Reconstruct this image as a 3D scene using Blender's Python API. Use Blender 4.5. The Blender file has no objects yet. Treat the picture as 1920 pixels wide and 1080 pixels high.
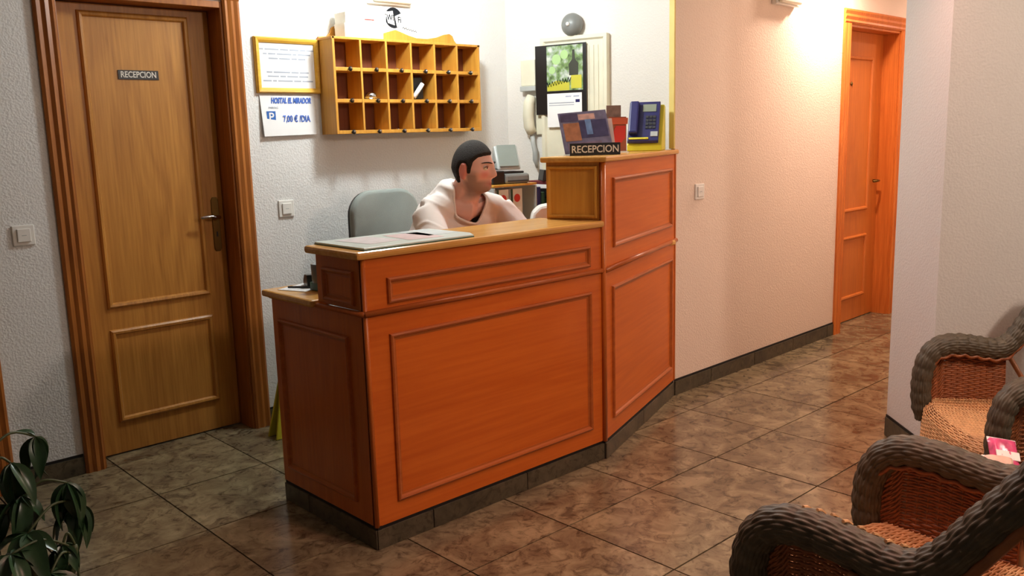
import bpy, bmesh, math, random
from mathutils import Matrix, Vector, Euler, noise as mnoise
R = math.radians
random.seed(7)
scene = bpy.context.scene
col = scene.collection

# ------------------------------------------------------------------ camera
F_PX, PITCH, ROLL, YAW, CAM_H = 1648.23, 0.173582, 0.0270418, 0.7497634, 1.45
def cam_axes():
    fw = Vector((math.sin(YAW)*math.cos(PITCH), math.cos(YAW)*math.cos(PITCH), -math.sin(PITCH)))
    r = Vector((math.cos(YAW), -math.sin(YAW), 0)); d = fw.cross(r)
    c, s = math.cos(ROLL), math.sin(ROLL)
    return c*r + s*d, -s*r + c*d, fw
rx, dn, fw = cam_axes()
cam_data = bpy.data.cameras.new('camera'); cam = bpy.data.objects.new('camera', cam_data); col.objects.link(cam)
up = -dn; bk = -fw
cam.matrix_world = Matrix(((rx.x, up.x, bk.x, 0), (rx.y, up.y, bk.y, 0), (rx.z, up.z, bk.z, CAM_H), (0, 0, 0, 1)))
cam_data.sensor_width = 36.0; cam_data.lens = F_PX*36.0/1920.0; cam_data.clip_start = 0.05
scene.camera = cam

# ------------------------------------------------------------------ world, view
w = bpy.data.worlds.new('world'); scene.world = w; w.use_nodes = True
w.node_tree.nodes['Background'].inputs[0].default_value = (0.05, 0.045, 0.04, 1)
w.node_tree.nodes['Background'].inputs[1].default_value = 0.3
vs = scene.view_settings
vs.view_transform = 'Standard'; vs.look = 'None'; vs.exposure = 0.0; vs.gamma = 1.0; vs.use_curve_mapping = False

# lamp powers (each lamp is built with its fitting further down)
COOL = (0.91, 0.98, 0.98); WARM = (1.0, 0.50, 0.40); CORR = (1.0, 0.73, 0.58)
P_ALCOVE, P_LOBBY, P_CORR = 60.0, 99.0, 35.0
CEIL = 2.52

# ------------------------------------------------------------------ material helpers
def srgb(r, g, b):
    f = lambda c: (c/255/12.92) if c/255 <= 0.04045 else ((c/255+0.055)/1.055)**2.4
    return (f(r), f(g), f(b), 1)
def new_mat(name, rough=0.5, spec=0.5):
    m = bpy.data.materials.new(name); m.use_nodes = True
    nt = m.node_tree; b = nt.nodes['Principled BSDF']
    b.inputs['Roughness'].default_value = rough; b.inputs['Specular IOR Level'].default_value = spec
    return m, nt, b
def plain(name, c, rough=0.5, spec=0.5, metal=0.0, var=0.06, scale=9.0, bump=0.0, bscale=80):
    """flat paint or plastic with a faint procedural mottling"""
    m, nt, b = new_mat(name, rough, spec); b.inputs['Metallic'].default_value = metal
    tc = nt.nodes.new('ShaderNodeTexCoord')
    n = nt.nodes.new('ShaderNodeTexNoise'); n.inputs['Scale'].default_value = scale; n.inputs['Detail'].default_value = 4
    nt.links.new(tc.outputs['Object'], n.inputs['Vector'])
    r = nt.nodes.new('ShaderNodeValToRGB')
    r.color_ramp.elements[0].color = tuple(x*(1-var) for x in c[:3]) + (1,)
    r.color_ramp.elements[1].color = tuple(min(1, x*(1+var)) for x in c[:3]) + (1,)
    r.color_ramp.elements[0].position = 0.3; r.color_ramp.elements[1].position = 0.7
    nt.links.new(n.outputs['Fac'], r.inputs['Fac']); nt.links.new(r.outputs['Color'], b.inputs['Base Color'])
    if bump:
        n2 = nt.nodes.new('ShaderNodeTexNoise'); n2.inputs['Scale'].default_value = bscale; n2.inputs['Detail'].default_value = 3
        nt.links.new(tc.outputs['Object'], n2.inputs['Vector'])
        bp = nt.nodes.new('ShaderNodeBump'); bp.inputs['Strength'].default_value = bump; bp.inputs['Distance'].default_value = 0.01
        nt.links.new(n2.outputs['Fac'], bp.inputs['Height']); nt.links.new(bp.outputs['Normal'], b.inputs['Normal'])
    return m
def wood(name, dark, light, axis='z', rough=0.38, ring=7.0, fine=90.0, spec=0.4, knots=0):
    m, nt, b = new_mat(name, rough, spec)
    tc = nt.nodes.new('ShaderNodeTexCoord')
    def mapped(a, c):
        mp = nt.nodes.new('ShaderNodeMapping')
        mp.inputs['Scale'].default_value = tuple(c if k == axis else a for k in 'xyz')
        nt.links.new(tc.outputs['Object'], mp.inputs['Vector']); return mp
    m1 = mapped(ring, ring*0.13)
    n1 = nt.nodes.new('ShaderNodeTexNoise'); n1.inputs['Scale'].default_value = 1; n1.inputs['Detail'].default_value = 3; n1.inputs['Distortion'].default_value = 0.6
    nt.links.new(m1.outputs[0], n1.inputs['Vector'])
    mul = nt.nodes.new('ShaderNodeMath'); mul.operation = 'MULTIPLY'; mul.inputs[1].default_value = 9.0
    fr = nt.nodes.new('ShaderNodeMath'); fr.operation = 'PINGPONG'; fr.inputs[1].default_value = 1.0
    nt.links.new(n1.outputs['Fac'], mul.inputs[0]); nt.links.new(mul.outputs[0], fr.inputs[0])
    m2 = mapped(fine, fine*0.04)
    n2 = nt.nodes.new('ShaderNodeTexNoise'); n2.inputs['Scale'].default_value = 1; n2.inputs['Detail'].default_value = 4
    nt.links.new(m2.outputs[0], n2.inputs['Vector'])
    mx = nt.nodes.new('ShaderNodeMix'); mx.data_type = 'FLOAT'; mx.inputs[0].default_value = 0.78
    nt.links.new(fr.outputs[0], mx.inputs[2]); nt.links.new(n2.outputs['Fac'], mx.inputs[3])
    r = nt.nodes.new('ShaderNodeValToRGB')
    r.color_ramp.elements[0].color = dark; r.color_ramp.elements[1].color = light
    r.color_ramp.elements[0].position = 0.15; r.color_ramp.elements[1].position = 0.75
    nt.links.new(mx.outputs[0], r.inputs['Fac'])
    out = r.outputs['Color']
    if knots:
        v = nt.nodes.new('ShaderNodeTexVoronoi'); v.inputs['Scale'].default_value = 1
        m3 = mapped(knots, knots*0.55); nt.links.new(m3.outputs[0], v.inputs['Vector'])
        kr = nt.nodes.new('ShaderNodeValToRGB'); kr.color_ramp.elements[0].position = 0.05; kr.color_ramp.elements[1].position = 0.13
        kr.color_ramp.elements[0].color = (0.12, 0.05, 0.03, 1); kr.color_ramp.elements[1].color = (1, 1, 1, 1)
        nt.links.new(v.outputs['Distance'], kr.inputs['Fac'])
        mm = nt.nodes.new('ShaderNodeMix'); mm.data_type = 'RGBA'; mm.blend_type = 'MULTIPLY'; mm.inputs[0].default_value = 1
        nt.links.new(out, mm.inputs[6]); nt.links.new(kr.outputs['Color'], mm.inputs[7]); out = mm.outputs[2]
    nt.links.new(out, b.inputs['Base Color'])
    bp = nt.nodes.new('ShaderNodeBump'); bp.inputs['Strength'].default_value = 0.12; bp.inputs['Distance'].default_value = 0.004
    nt.links.new(n2.outputs['Fac'], bp.inputs['Height']); nt.links.new(bp.outputs['Normal'], b.inputs['Normal'])
    return m
def plaster(name, c, strength=0.35):
    m, nt, b = new_mat(name, 0.85, 0.2)
    tc = nt.nodes.new('ShaderNodeTexCoord')
    n = nt.nodes.new('ShaderNodeTexNoise'); n.inputs['Scale'].default_value = 90; n.inputs['Detail'].default_value = 2
    v = nt.nodes.new('ShaderNodeTexVoronoi'); v.inputs['Scale'].default_value = 120; v.feature = 'SMOOTH_F1'
    nt.links.new(tc.outputs['Object'], n.inputs['Vector']); nt.links.new(tc.outputs['Object'], v.inputs['Vector'])
    ad = nt.nodes.new('ShaderNodeMath'); ad.operation = 'ADD'
    nt.links.new(n.outputs['Fac'], ad.inputs[0]); nt.links.new(v.outputs['Distance'], ad.inputs[1])
    bp = nt.nodes.new('ShaderNodeBump'); bp.inputs['Strength'].default_value = strength; bp.inputs['Distance'].default_value = 0.012
    nt.links.new(ad.outputs[0], bp.inputs['Height']); nt.links.new(bp.outputs['Normal'], b.inputs['Normal'])
    b.inputs['Base Color'].default_value = c
    return m
def tile_mat(name, c0, c1, c2, rough=0.22, spec=0.5, scale=3.2):
    """glazed stone-look tile: cloudy patches with darker veins, shifted from tile to tile"""
    m, nt, b = new_mat(name, rough, spec)
    tc = nt.nodes.new('ShaderNodeTexCoord'); oi = nt.nodes.new('ShaderNodeObjectInfo')
    ml = nt.nodes.new('ShaderNodeVectorMath'); ml.operation = 'SCALE'; ml.inputs[0].default_value = (31, 47, 13)
    nt.links.new(oi.outputs['Random'], ml.inputs['Scale'])
    ad = nt.nodes.new('ShaderNodeVectorMath'); nt.links.new(tc.outputs['Object'], ad.inputs[0]); nt.links.new(ml.outputs[0], ad.inputs[1])
    n1 = nt.nodes.new('ShaderNodeTexNoise'); n1.inputs['Scale'].default_value = scale*2; n1.inputs['Detail'].default_value = 6; n1.inputs['Distortion'].default_value = 0.9
    n1.inputs['Roughness'].default_value = 0.62
    n2 = nt.nodes.new('ShaderNodeTexNoise'); n2.inputs['Scale'].default_value = scale*4.5; n2.inputs['Detail'].default_value = 8; n2.inputs['Distortion'].default_value = 1.4; n2.inputs['Roughness'].default_value = 0.7
    for n in (n1, n2): nt.links.new(ad.outputs[0], n.inputs['Vector'])
    r = nt.nodes.new('ShaderNodeValToRGB'); e = r.color_ramp.elements
    e[0].position = 0.32; e[0].color = c0; e[1].position = 0.68; e[1].color = c2
    k = e.new(0.5); k.color = c1
    nt.links.new(n1.outputs['Fac'], r.inputs['Fac'])
    r2 = nt.nodes.new('ShaderNodeValToRGB'); r2.color_ramp.elements[0].position = 0.36; r2.color_ramp.elements[1].position = 0.50
    r2.color_ramp.elements[0].color = (0.36, 0.34, 0.34, 1); r2.color_ramp.elements[1].color = (1, 1, 1, 1)
    nt.links.new(n2.outputs['Fac'], r2.inputs['Fac'])
    mm = nt.nodes.new('ShaderNodeMix'); mm.data_type = 'RGBA'; mm.blend_type = 'MULTIPLY'; mm.inputs[0].default_value = 0.9
    nt.links.new(r.outputs['Color'], mm.inputs[6]); nt.links.new(r2.outputs['Color'], mm.inputs[7])
    nt.links.new(mm.outputs[2], b.inputs['Base Color'])
    rr = nt.nodes.new('ShaderNodeMapRange'); rr.inputs[3].default_value = rough*0.8; rr.inputs[4].default_value = rough*1.35
    nt.links.new(n2.outputs['Fac'], rr.inputs[0]); nt.links.new(rr.outputs[0], b.inputs['Roughness'])
    bp = nt.nodes.new('ShaderNodeBump'); bp.inputs['Strength'].default_value = 0.08; bp.inputs['Distance'].default_value = 0.004
    nt.links.new(n2.outputs['Fac'], bp.inputs['Height']); nt.links.new(bp.outputs['Normal'], b.inputs['Normal'])
    return m
def emit(name, c, s):
    m = bpy.data.materials.new(name); m.use_nodes = True; nt = m.node_tree; nt.nodes.clear()
    o = nt.nodes.new('ShaderNodeOutputMaterial'); e = nt.nodes.new('ShaderNodeEmission')
    e.inputs[0].default_value = tuple(c[:3])+(1,); e.inputs[1].default_value = s
    nt.links.new(e.outputs[0], o.inputs[0]); return m
def attr_mat(name, rough=0.5, spec=0.4, sss=0.0):
    m, nt, b = new_mat(name, rough, spec)
    a = nt.nodes.new('ShaderNodeAttribute'); a.attribute_name = 'tint'
    nt.links.new(a.outputs['Color'], b.inputs['Base Color'])
    if sss: b.inputs['Subsurface Weight'].default_value = sss; b.inputs['Subsurface Radius'].default_value = (0.008, 0.003, 0.002)
    return m
def glass(name, c, rough=0.02, alpha=0.35):
    m, nt, b = new_mat(name, rough, 0.5)
    b.inputs['Base Color'].default_value = c; b.inputs['Transmission Weight'].default_value = 1-alpha; b.inputs['IOR'].default_value = 1.45
    return m

OAK_D, OAK_L = srgb(152, 96, 38), srgb(200, 140, 64)
M = dict(
    wall=plaster('white_textured_plaster', srgb(228, 228, 226), 0.20),
    wall_smooth=plaster('white_smooth_plaster', srgb(228, 224, 218), 0.12),
    corr=plaster('cream_corridor_plaster', srgb(236, 216, 200), 0.12),
    ceil=plaster('ceiling_paint', srgb(225, 222, 216), 0.05),
    tile=tile_mat('stone_look_floor_tile', srgb(92, 78, 60), srgb(126, 112, 86), srgb(154, 139, 108), rough=0.17),
    skirt=tile_mat('dark_skirting_tile', srgb(66, 60, 46), srgb(84, 76, 58), srgb(100, 88, 68), rough=0.35, scale=5),
    grout=plain('dark_grout', srgb(46, 36, 28), 0.9, 0.1),
    black=plain('black_edge', srgb(18, 17, 15), 0.6),
    oak_z=wood('oak_upright_grain', OAK_D, OAK_L, 'z'), oak_x=wood('oak_level_grain', OAK_D, OAK_L, 'x'), oak_y=wood('oak_cross_grain', OAK_D, OAK_L, 'y'),
    cas=wood('stained_oak_casing', srgb(122, 66, 24), srgb(176, 108, 46), 'z', fine=70),
    ctr_x=wood('varnished_oak_counter', srgb(190, 86, 22), srgb(214, 110, 36), 'x', rough=0.3, ring=4.5, fine=60),
    ctr_z=wood('varnished_oak_counter_end', srgb(176, 84, 26), srgb(200, 108, 38), 'z', rough=0.3, fine=70),
    ctr_m=wood('varnished_oak_moulding', srgb(160, 78, 30), srgb(188, 102, 44), 'x', rough=0.28, fine=60),
    ctr_top=wood('varnished_oak_top', srgb(196, 136, 62), srgb(222, 168, 90), 'x', rough=0.22, fine=60),
    pine=wood('knotty_pine', srgb(188, 92, 34), srgb(222, 128, 56), 'z', rough=0.35, knots=5.0),
    pine2=wood('orange_pine_leaf', srgb(186, 98, 38), srgb(212, 122, 52), 'z', rough=0.35),
    rack=wood('honey_pine', srgb(188, 126, 44), srgb(214, 156, 64), 'z', rough=0.45),
    rack_shade=wood('shaded_rack_back', srgb(96, 48, 24), srgb(116, 62, 32), 'z', rough=0.6),  # shade inside the pigeonholes put into a darker brown
    gold=wood('golden_frame', srgb(206, 150, 40), srgb(236, 186, 74), 'x', rough=0.4),
    white=plain('white_plastic', srgb(232, 230, 224), 0.35), cream=plain('cream_plastic', srgb(226, 222, 200), 0.45),
    paper=plain('white_paper', srgb(240, 240, 240), 0.8, 0.1, var=0.02), carton=plain('white_carton', srgb(236, 230, 216), 0.75, 0.2),
    grey=plain('grey_plastic', srgb(120, 122, 120), 0.4), dgrey=plain('dark_grey_plastic', srgb(52, 54, 56), 0.4),
    lgrey=plain('light_grey_plastic', srgb(176, 180, 178), 0.45), blackp=plain('black_plastic', srgb(20, 20, 22), 0.35),
    chrome=plain('chrome', srgb(200, 200, 205), 0.15, metal=1.0), brass=plain('aged_brass', srgb(120, 96, 52), 0.35, metal=1.0),
    ink=plain('blue_ink', srgb(84, 116, 196), 0.8, 0.1), ptext=plain('grey_ink', srgb(168, 174, 186), 0.8, 0.1), signb=plain('parking_blue', srgb(40, 100, 180), 0.6),
    wtext=plain('white_lettering', srgb(225, 220, 210), 0.6), bink=plain('black_ink', srgb(28, 30, 34), 0.8, 0.1), redink=plain('red_ink', srgb(206, 52, 44), 0.7),
    chair_f=plain('grey_chair_fabric', srgb(150, 158, 154), 0.9, 0.1, bump=0.3, bscale=400),
    navy=plain('navy_plastic', srgb(34, 34, 92), 0.4), yellow=plain('yellow_plastic', srgb(206, 196, 50), 0.45),
    lcd=plain('lcd_screen', srgb(138, 146, 130), 0.2), orange=plain('orange_print', srgb(208, 88, 40), 0.5), maroon=plain('maroon_cover', srgb(100, 30, 38), 0.6),
    green=plain('green_cover', srgb(40, 76, 58), 0.5), mat_green=plain('desk_mat_edge', srgb(50, 104, 92), 0.3),
    shirt=plain('white_cotton', srgb(236, 226, 220), 0.9, 0.1, var=0.03, bump=0.15, bscale=500), jeans=plain('blue_denim', srgb(48, 60, 88), 0.9, 0.1, bump=0.3, bscale=500),
    shoe=plain('shoe_leather', srgb(30, 26, 24), 0.5),
    hair=plain('dark_hair', srgb(44, 38, 34), 0.75, 0.25, var=0.35, scale=120, bump=0.6, bscale=260), skin=attr_mat('skin', 0.5, 0.35, 0.12),
    eye=plain('eye_white', srgb(225, 218, 212), 0.25, var=0.01), iris=plain('iris', srgb(40, 28, 22), 0.2),
    wick=plain('orange_wicker', srgb(146, 84, 46), 0.42, 0.5, var=0.22, scale=40), wickt=plain('tan_wicker', srgb(216, 168, 118), 0.45, 0.5, var=0.16, scale=40),
    wickd=plain('dark_wicker', srgb(84, 77, 62), 0.5, 0.4, var=0.3, scale=30), cane=plain('cane_pole', srgb(150, 92, 52), 0.45, var=0.2, scale=20),
    leaf=plain('dark_green_leaf', srgb(50, 80, 50), 0.3, 0.5, var=0.3, scale=14), stem=plain('green_stem', srgb(74, 84, 50), 0.5), soil=plain('potting_soil', srgb(50, 38, 28), 0.95, 0.1, bump=0.8),
    terra=plain('terracotta', srgb(160, 88, 58), 0.7), pink=plain('pink_foil', srgb(220, 84, 130), 0.25, var=.4, scale=30), red=plain('red_foil', srgb(214, 44, 44), 0.25, var=.3, scale=40), peach=plain('peach_foil', srgb(236, 196, 176), 0.3, var=.2, scale=30),
    acryl=glass('clear_acrylic', (0.97, 0.98, 0.98, 1)),
)

# ------------------------------------------------------------------ mesh helpers
class MB:
    """collects shapes and links them as one mesh object"""
    def __init__(s): s.v = []; s.f = []; s.mi = []; s.cur = 0; s.T = Matrix.Identity(4)
    def add(s, vs, fs):
        o = len(s.v); s.v += [tuple(s.T @ Vector(p)) for p in vs]
        for f in fs: s.f.append(tuple(o+i for i in f)); s.mi.append(s.cur)
        return s
    def box(s, x0, x1, y0, y1, z0, z1):
        return s.add([(x0,y0,z0),(x1,y0,z0),(x1,y1,z0),(x0,y1,z0),(x0,y0,z1),(x1,y0,z1),(x1,y1,z1),(x0,y1,z1)],
                     [(0,3,2,1),(4,5,6,7),(0,1,5,4),(1,2,6,5),(2,3,7,6),(3,0,4,7)])
    def prism(s, pts, a, b, axis='z'):
        """polygon extruded from a to b along axis; pts are the two other coordinates in xyz order"""
        def P(p, c): return (p[0], p[1], c) if axis == 'z' else ((p[0], c, p[1]) if axis == 'y' else (c, p[0], p[1]))
        n = len(pts)
        area = sum(pts[i][0]*pts[(i+1)%n][1]-pts[(i+1)%n][0]*pts[i][1] for i in range(n))
        if (area < 0) != (axis == 'y'): pts = pts[::-1]
        fs = [tuple(range(n))[::-1], tuple(range(n, 2*n))] + [(i, (i+1) % n, n+(i+1) % n, n+i) for i in range(n)]
        return s.add([P(p, a) for p in pts]+[P(p, b) for p in pts], fs)
    def tube(s, path, r, n=8, squash=1.0, caps=True, closed=False):
        path = [Vector(p) for p in path]; m = len(path)
        rad = r if isinstance(r, (list, tuple)) else [r]*m
        vs, fs = [], []
        t0 = (path[1]-path[0]).normalized(); u = t0.orthogonal().normalized()
        if abs(t0.z) < 0.9: u = t0.cross(Vector((0,0,1))).normalized()
        for i in range(m):
            if closed: t = (path[(i+1) % m]-path[i-1]).normalized()
            else: t = (path[min(i+1, m-1)]-path[max(i-1, 0)]).normalized()
            u = (u-t*u.dot(t)).normalized(); v = t.cross(u)
            for k in range(n):
                a = 2*math.pi*k/n
                vs.append(path[i]+rad[i]*(math.cos(a)*u+squash*math.sin(a)*v))
        for i in range(m if closed else m-1):
            j = (i+1) % m
            for k in range(n): fs.append((i*n+k, i*n+(k+1) % n, j*n+(k+1) % n, j*n+k))
        if caps and not closed: fs += [tuple(range(n))[::-1], tuple(range((m-1)*n, m*n))]
        return s.add(vs, fs)
    def lathe(s, prof, n=20, c=(0,0,0), axis='z'):
        vs, fs = [], []
        for r, h in prof:
            for k in range(n):
                a = 2*math.pi*k/n; p = (r*math.cos(a), r*math.sin(a), h)
                if axis == 'y': p = (p[0], -p[2], p[1])
                if axis == 'x': p = (p[2], p[0], p[1])
                vs.append((p[0]+c[0], p[1]+c[1], p[2]+c[2]))
        m = len(prof)
        for i in range(m-1):
            for k in range(n): fs.append((i*n+k, i*n+(k+1) % n, (i+1)*n+(k+1) % n, (i+1)*n+k))
        fs += [tuple(range(n))[::-1], tuple(range((m-1)*n, m*n))]
        return s.add(vs, fs)
    def ball(s, c, r, nu=16, nv=10):
        r = r if isinstance(r, (tuple, list)) else (r, r, r)
        vs = [(c[0], c[1], c[2]-r[2])]
        for i in range(1, nv):
            p = math.pi*i/nv
            for k in range(nu):
                a = 2*math.pi*k/nu
                vs.append((c[0]+r[0]*math.sin(p)*math.cos(a), c[1]+r[1]*math.sin(p)*math.sin(a), c[2]-r[2]*math.cos(p)))
        vs.append((c[0], c[1], c[2]+r[2])); e = len(vs)-1
        fs = [(0, 1+(k+1) % nu, 1+k) for k in range(nu)]
        for i in range(nv-2):
            for k in range(nu): fs.append((1+i*nu+k, 1+i*nu+(k+1) % nu, 1+(i+1)*nu+(k+1) % nu, 1+(i+1)*nu+k))
        fs += [(e, 1+(nv-2)*nu+k, 1+(nv-2)*nu+(k+1) % nu) for k in range(nu)]
        return s.add(vs, fs)
    def rim(s, x0, x1, z0, z1, prof, y=0.0):
        """mitred rectangular moulding in the xz plane; prof = (inset from outside, height towards -y)"""
        vs, fs = [], []; n = len(prof)
        for cx, cz, sx, sz in ((x0,z0,1,1),(x1,z0,-1,1),(x1,z1,-1,-1),(x0,z1,1,-1)):
            for d, h in prof: vs.append((cx+sx*d, y-h, cz+sz*d))
        for k in range(4):
            for i in range(n): fs.append((k*n+i, ((k+1) % 4)*n+i, ((k+1) % 4)*n+(i+1) % n, k*n+(i+1) % n))
        return s.add(vs, fs)
    def mesh(s, name, mats):
        me = bpy.data.meshes.new(name); me.from_pydata(s.v, [], s.f)
        for m in (mats if isinstance(mats, (list, tuple)) else [mats]): me.materials.append(m)
        if len(set(s.mi)) > 1: me.polygons.foreach_set('material_index', s.mi)
        return me
    def build(s, name, mats, parent=None, smooth=False, bevel=0, loc=None, rot=None):
        return link(name, s.mesh(name, mats), parent, smooth, bevel, loc, rot)
def link(name, me, parent=None, smooth=False, bevel=0, loc=None, rot=None):
    o = bpy.data.objects.new(name, me); col.objects.link(o)
    if smooth:
        me.polygons.foreach_set('use_smooth', [True]*len(me.polygons)); me.update()
        if smooth == 'auto':
            me.set_sharp_from_angle(angle=R(40))
    if bevel:
        b = o.modifiers.new('edge', 'BEVEL'); b.width = bevel; b.segments = 2; b.limit_method = 'ANGLE'
    if loc: o.location = loc
    if rot: o.rotation_euler = rot
    if parent: o.parent = parent
    return o
def tag(o, label=None, cat=None, group=None, kind=None):
    if label: o['label'] = label
    if cat: o['category'] = cat
    if group: o['group'] = group
    if kind: o['kind'] = kind
    return o
def empty(name, loc, rz=0.0, label=None, cat=None, group=None):
    o = bpy.data.objects.new(name, None); col.objects.link(o); o.location = loc; o.rotation_euler = (0, 0, rz); o.empty_display_size = 0.1
    return tag(o, label, cat, group)
def copy_tree(o, parent=None):
    c = o.copy(); col.objects.link(c); c.parent = parent
    for ch in list(o.children): copy_tree(ch, c)
    return c
def text(name, body, size, mat, parent, loc, rot, sx=1.0, shear=0.0, align='CENTER', depth=0.0004, bold=0.0):
    cu = bpy.data.curves.new(name, 'FONT'); cu.body = body; cu.size = size; cu.align_x = align; cu.align_y = 'CENTER'
    cu.extrude = depth; cu.shear = shear; cu.offset = bold; cu.resolution_u = 3
    t = bpy.data.objects.new(name, cu); col.objects.link(t)
    dg = bpy.context.evaluated_depsgraph_get(); me = bpy.data.meshes.new_from_object(t.evaluated_get(dg))
    bpy.data.objects.remove(t); me.materials.clear(); me.materials.append(mat)
    o = bpy.data.objects.new(name, me); col.objects.link(o); o.parent = parent; o.location = loc; o.rotation_euler = rot; o.scale = (sx, 1, 1)
    return o
UP = (R(90), 0, 0)          # text standing in the xz plane, read from -y
def frame_on(p0, p1):
    """local frame: x along p0->p1, y into the wall (away from the viewer), z up"""
    d = Vector((p1[0]-p0[0], p1[1]-p0[1], 0)); L = d.length
    return (p0[0], p0[1], 0), math.atan2(d.y, d.x), L

# ------------------------------------------------------------------ setting
BY = 4.07                                  # back wall plane
C0, C1 = (3.84, 2.834), (7.6, 2.924)       # corridor wall line
P_A, P_B = (3.99, 1.715), (3.70, 1.408)    # pillar face towards the reception
def struct(o): return tag(o, kind='structure')

fl = struct(MB().box(-4.1, 9.0, -5.1, 4.6, -0.06, -0.004).build('floor', M['grout']))
TS = 0.483
tm = MB().box(-TS/2+.003, TS/2-.003, -TS/2+.003, TS/2-.003, -0.01, 0.0).mesh('floor_tile', M['tile'])
nt_ = 0
for i in range(-8, 15):
    for j in range(-9, 6):
        x, y = 2.24+(i+.5)*TS, 2.13+(j+.5)*TS
        if y > 4.5 or y < -1.0 or x < -0.6 or x > 8.6: continue
        if x > 5.6 and y < 1.2: continue
        o = bpy.data.objects.new('floor_tile', tm); col.objects.link(o); o.parent = fl
        o.location = (x, y, random.uniform(-0.0004, 0.0004)); nt_ += 1

# back wall with the door opening
dx0, dx1, dtop = 1.205, 1.985, 2.10
bw = MB()
bw.box(0.80, dx0, BY, BY+.16, 0, CEIL).box(dx1, 4.05, BY, BY+.16, 0, CEIL).box(dx0, dx1, BY, BY+.16, dtop, CEIL)
bw.box(-4.1, -0.02, BY, BY+.16, 0, CEIL).box(-0.02, 0.80, BY, BY+.16, dtop, CEIL)
bw.build('wall_back', M['wall']); struct(bpy.data.objects['wall_back'])
# angled alcove side wall, thin partition edge and corridor wall
loc, rz, L = frame_on((3.79, 4.09), (4.085, 2.86))
AL = empty('alcove_side', loc, rz)
o = MB().box(0, L, 0, 0.10, 0, CEIL).build('wall_alcove', M['wall_smooth'], loc=loc, rot=(0, 0, rz)); struct(o)
bpy.data.objects.remove(AL)
ALOC, ARZ = loc, rz
loc, rz, L = frame_on(C0, C1); WLOC, WRZ = loc, rz
D2a, D2b, D2top = 1.985, 2.835, 2.125      # opening of the corridor door, along the wall
wc = MB().box(0.0, .26, 0, 0.025, 0, CEIL).box(.26, D2a, 0, 0.13, 0, CEIL).box(D2b, 3.8, 0, 0.13, 0, CEIL).box(D2a, D2b, 0, 0.13, D2top, CEIL)
struct(wc.build('wall_corridor', M['corr'], loc=loc, rot=(0, 0, rz)))
struct(MB().box(-0.012, 0.0, -0.001, 0.030, 1.35, CEIL).build('trim_1', plain('yellow_corner_bead', srgb(226, 202, 120), 0.6), loc=loc, rot=(0, 0, rz)))
# pillar by the chairs: two faces at a corner, and the corridor's other side
q = Vector((0.73, -0.69, 0))*2.6
pil = MB().prism([P_A, P_B, (P_B[0]+q.x, P_B[1]+q.y), (P_B[0]+q.x+.1, P_B[1]+q.y+.1), (4.9, 0.45), (4.12, 1.68)], 0, CEIL)
struct(pil.build('wall_pillar', M['wall_smooth']))
struct(MB().box(4.1, 8.6, 1.60, 1.715, 0, CEIL).build('wall_corridor_far_side', M['wall_smooth']))
struct(MB().box(8.6, 8.7, 1.5, 3.1, 0, CEIL).build('wall_corridor_end', M['corr']))
struct(MB().box(-4.1, -4.0, -5.0, 4.3, 0, CEIL).build('wall_left', M['wall']))
struct(MB().box(-4.1, 8.7, -5.1, -5.0, 0, CEIL).build('wall_front', M['wall']))
struct(MB().box(-4.1, 9.0, -5.1, 4.6, CEIL, CEIL+.1).build('ceiling', M['ceil']))

# tiled skirtings: each tile a piece
def skirting(name, p0, p1, first=0.0, step=TS, h=0.078, seed=0):
    loc, rz, L = frame_on(p0, p1)
    base = struct(MB().box(0, L, -0.004, 0, 0, h+.012).build(name, M['black'], loc=loc, rot=(0, 0, rz)))
    cuts = [0.0]; x = first if first > 0 else step
    while x < L-0.02: cuts.append(x); x += step
    cuts.append(L)
    for a, b in zip(cuts, cuts[1:]):
        MB().box(a+.0025, b-.0025, -0.009, -0.004, 0.001, h).build('skirting_tile', M['skirt'], base)
skirting('baseboard_back', (0.868, BY), (1.14, BY), h=.08)
skirting('baseboard_alcove', (2.05, BY), (3.78, BY))
skirting('baseboard_corridor', (C0[0]+.002, C0[1]), (C0[0]+1.90, C0[1]+1.90*0.0238), first=.358)
skirting('baseboard_corridor_far', (6.76, 2.904), (7.58, 2.923))
skirting('baseboard_pillar', P_A, P_B, h=.09)
skirting('baseboard_pillar_side', P_B, (P_B[0]+q.x, P_B[1]+q.y))

# ------------------------------------------------------------------ doors
PROF = [(0, 0), (0, .012), (.012, .02), (.03, .014), (.045, .022), (.062, .015), (.075, .02), (.085, .012), (.085, 0)]
def casing(mb, x0, x1, ztop, wd, y=0.0):
    """moulded architrave: two uprights and a head, profile ridged across its width"""
    k = wd/0.085
    for sgn, x in ((1, x0), (-1, x1)):
        pts = [(x+sgn*d*k, y-h) for d, h in PROF]
        mb.prism(pts, 0, ztop-wd*0.999, 'z')
    pts = [(y-h, ztop-d*k) for d, h in PROF]
    mb.prism(pts, x0, x1, 'x')
    return mb
d1 = struct(casing(MB(), 1.142, 2.05, 2.19, 0.085, BY).build('door_1', M['cas']))
jm = MB().box(1.205, 1.235, BY-.002, BY+.16, 0, 2.1).box(1.955, 1.985, BY-.002, BY+.16, 0, 2.1).box(1.235, 1.955, BY-.002, BY+.16, 2.07, 2.1)
jm.build('jamb', M['cas'], d1, bevel=.002)
LY = 4.20
leaf = MB().box(1.238, 1.952, LY, LY+.035, 0.006, 2.066).build('door_leaf', M['oak_z'], d1, bevel=.002)
RP = [(0, 0), (.002, .008), (.010, .014), (.020, .012), (.026, .003), (.026, 0)]
for z0, z1 in ((0.70, 2.035), (0.155, 0.600)):
    MB().rim(1.352, 1.850, z0, z1, RP, LY).build('panel_moulding', M['oak_z'], leaf)
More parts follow.
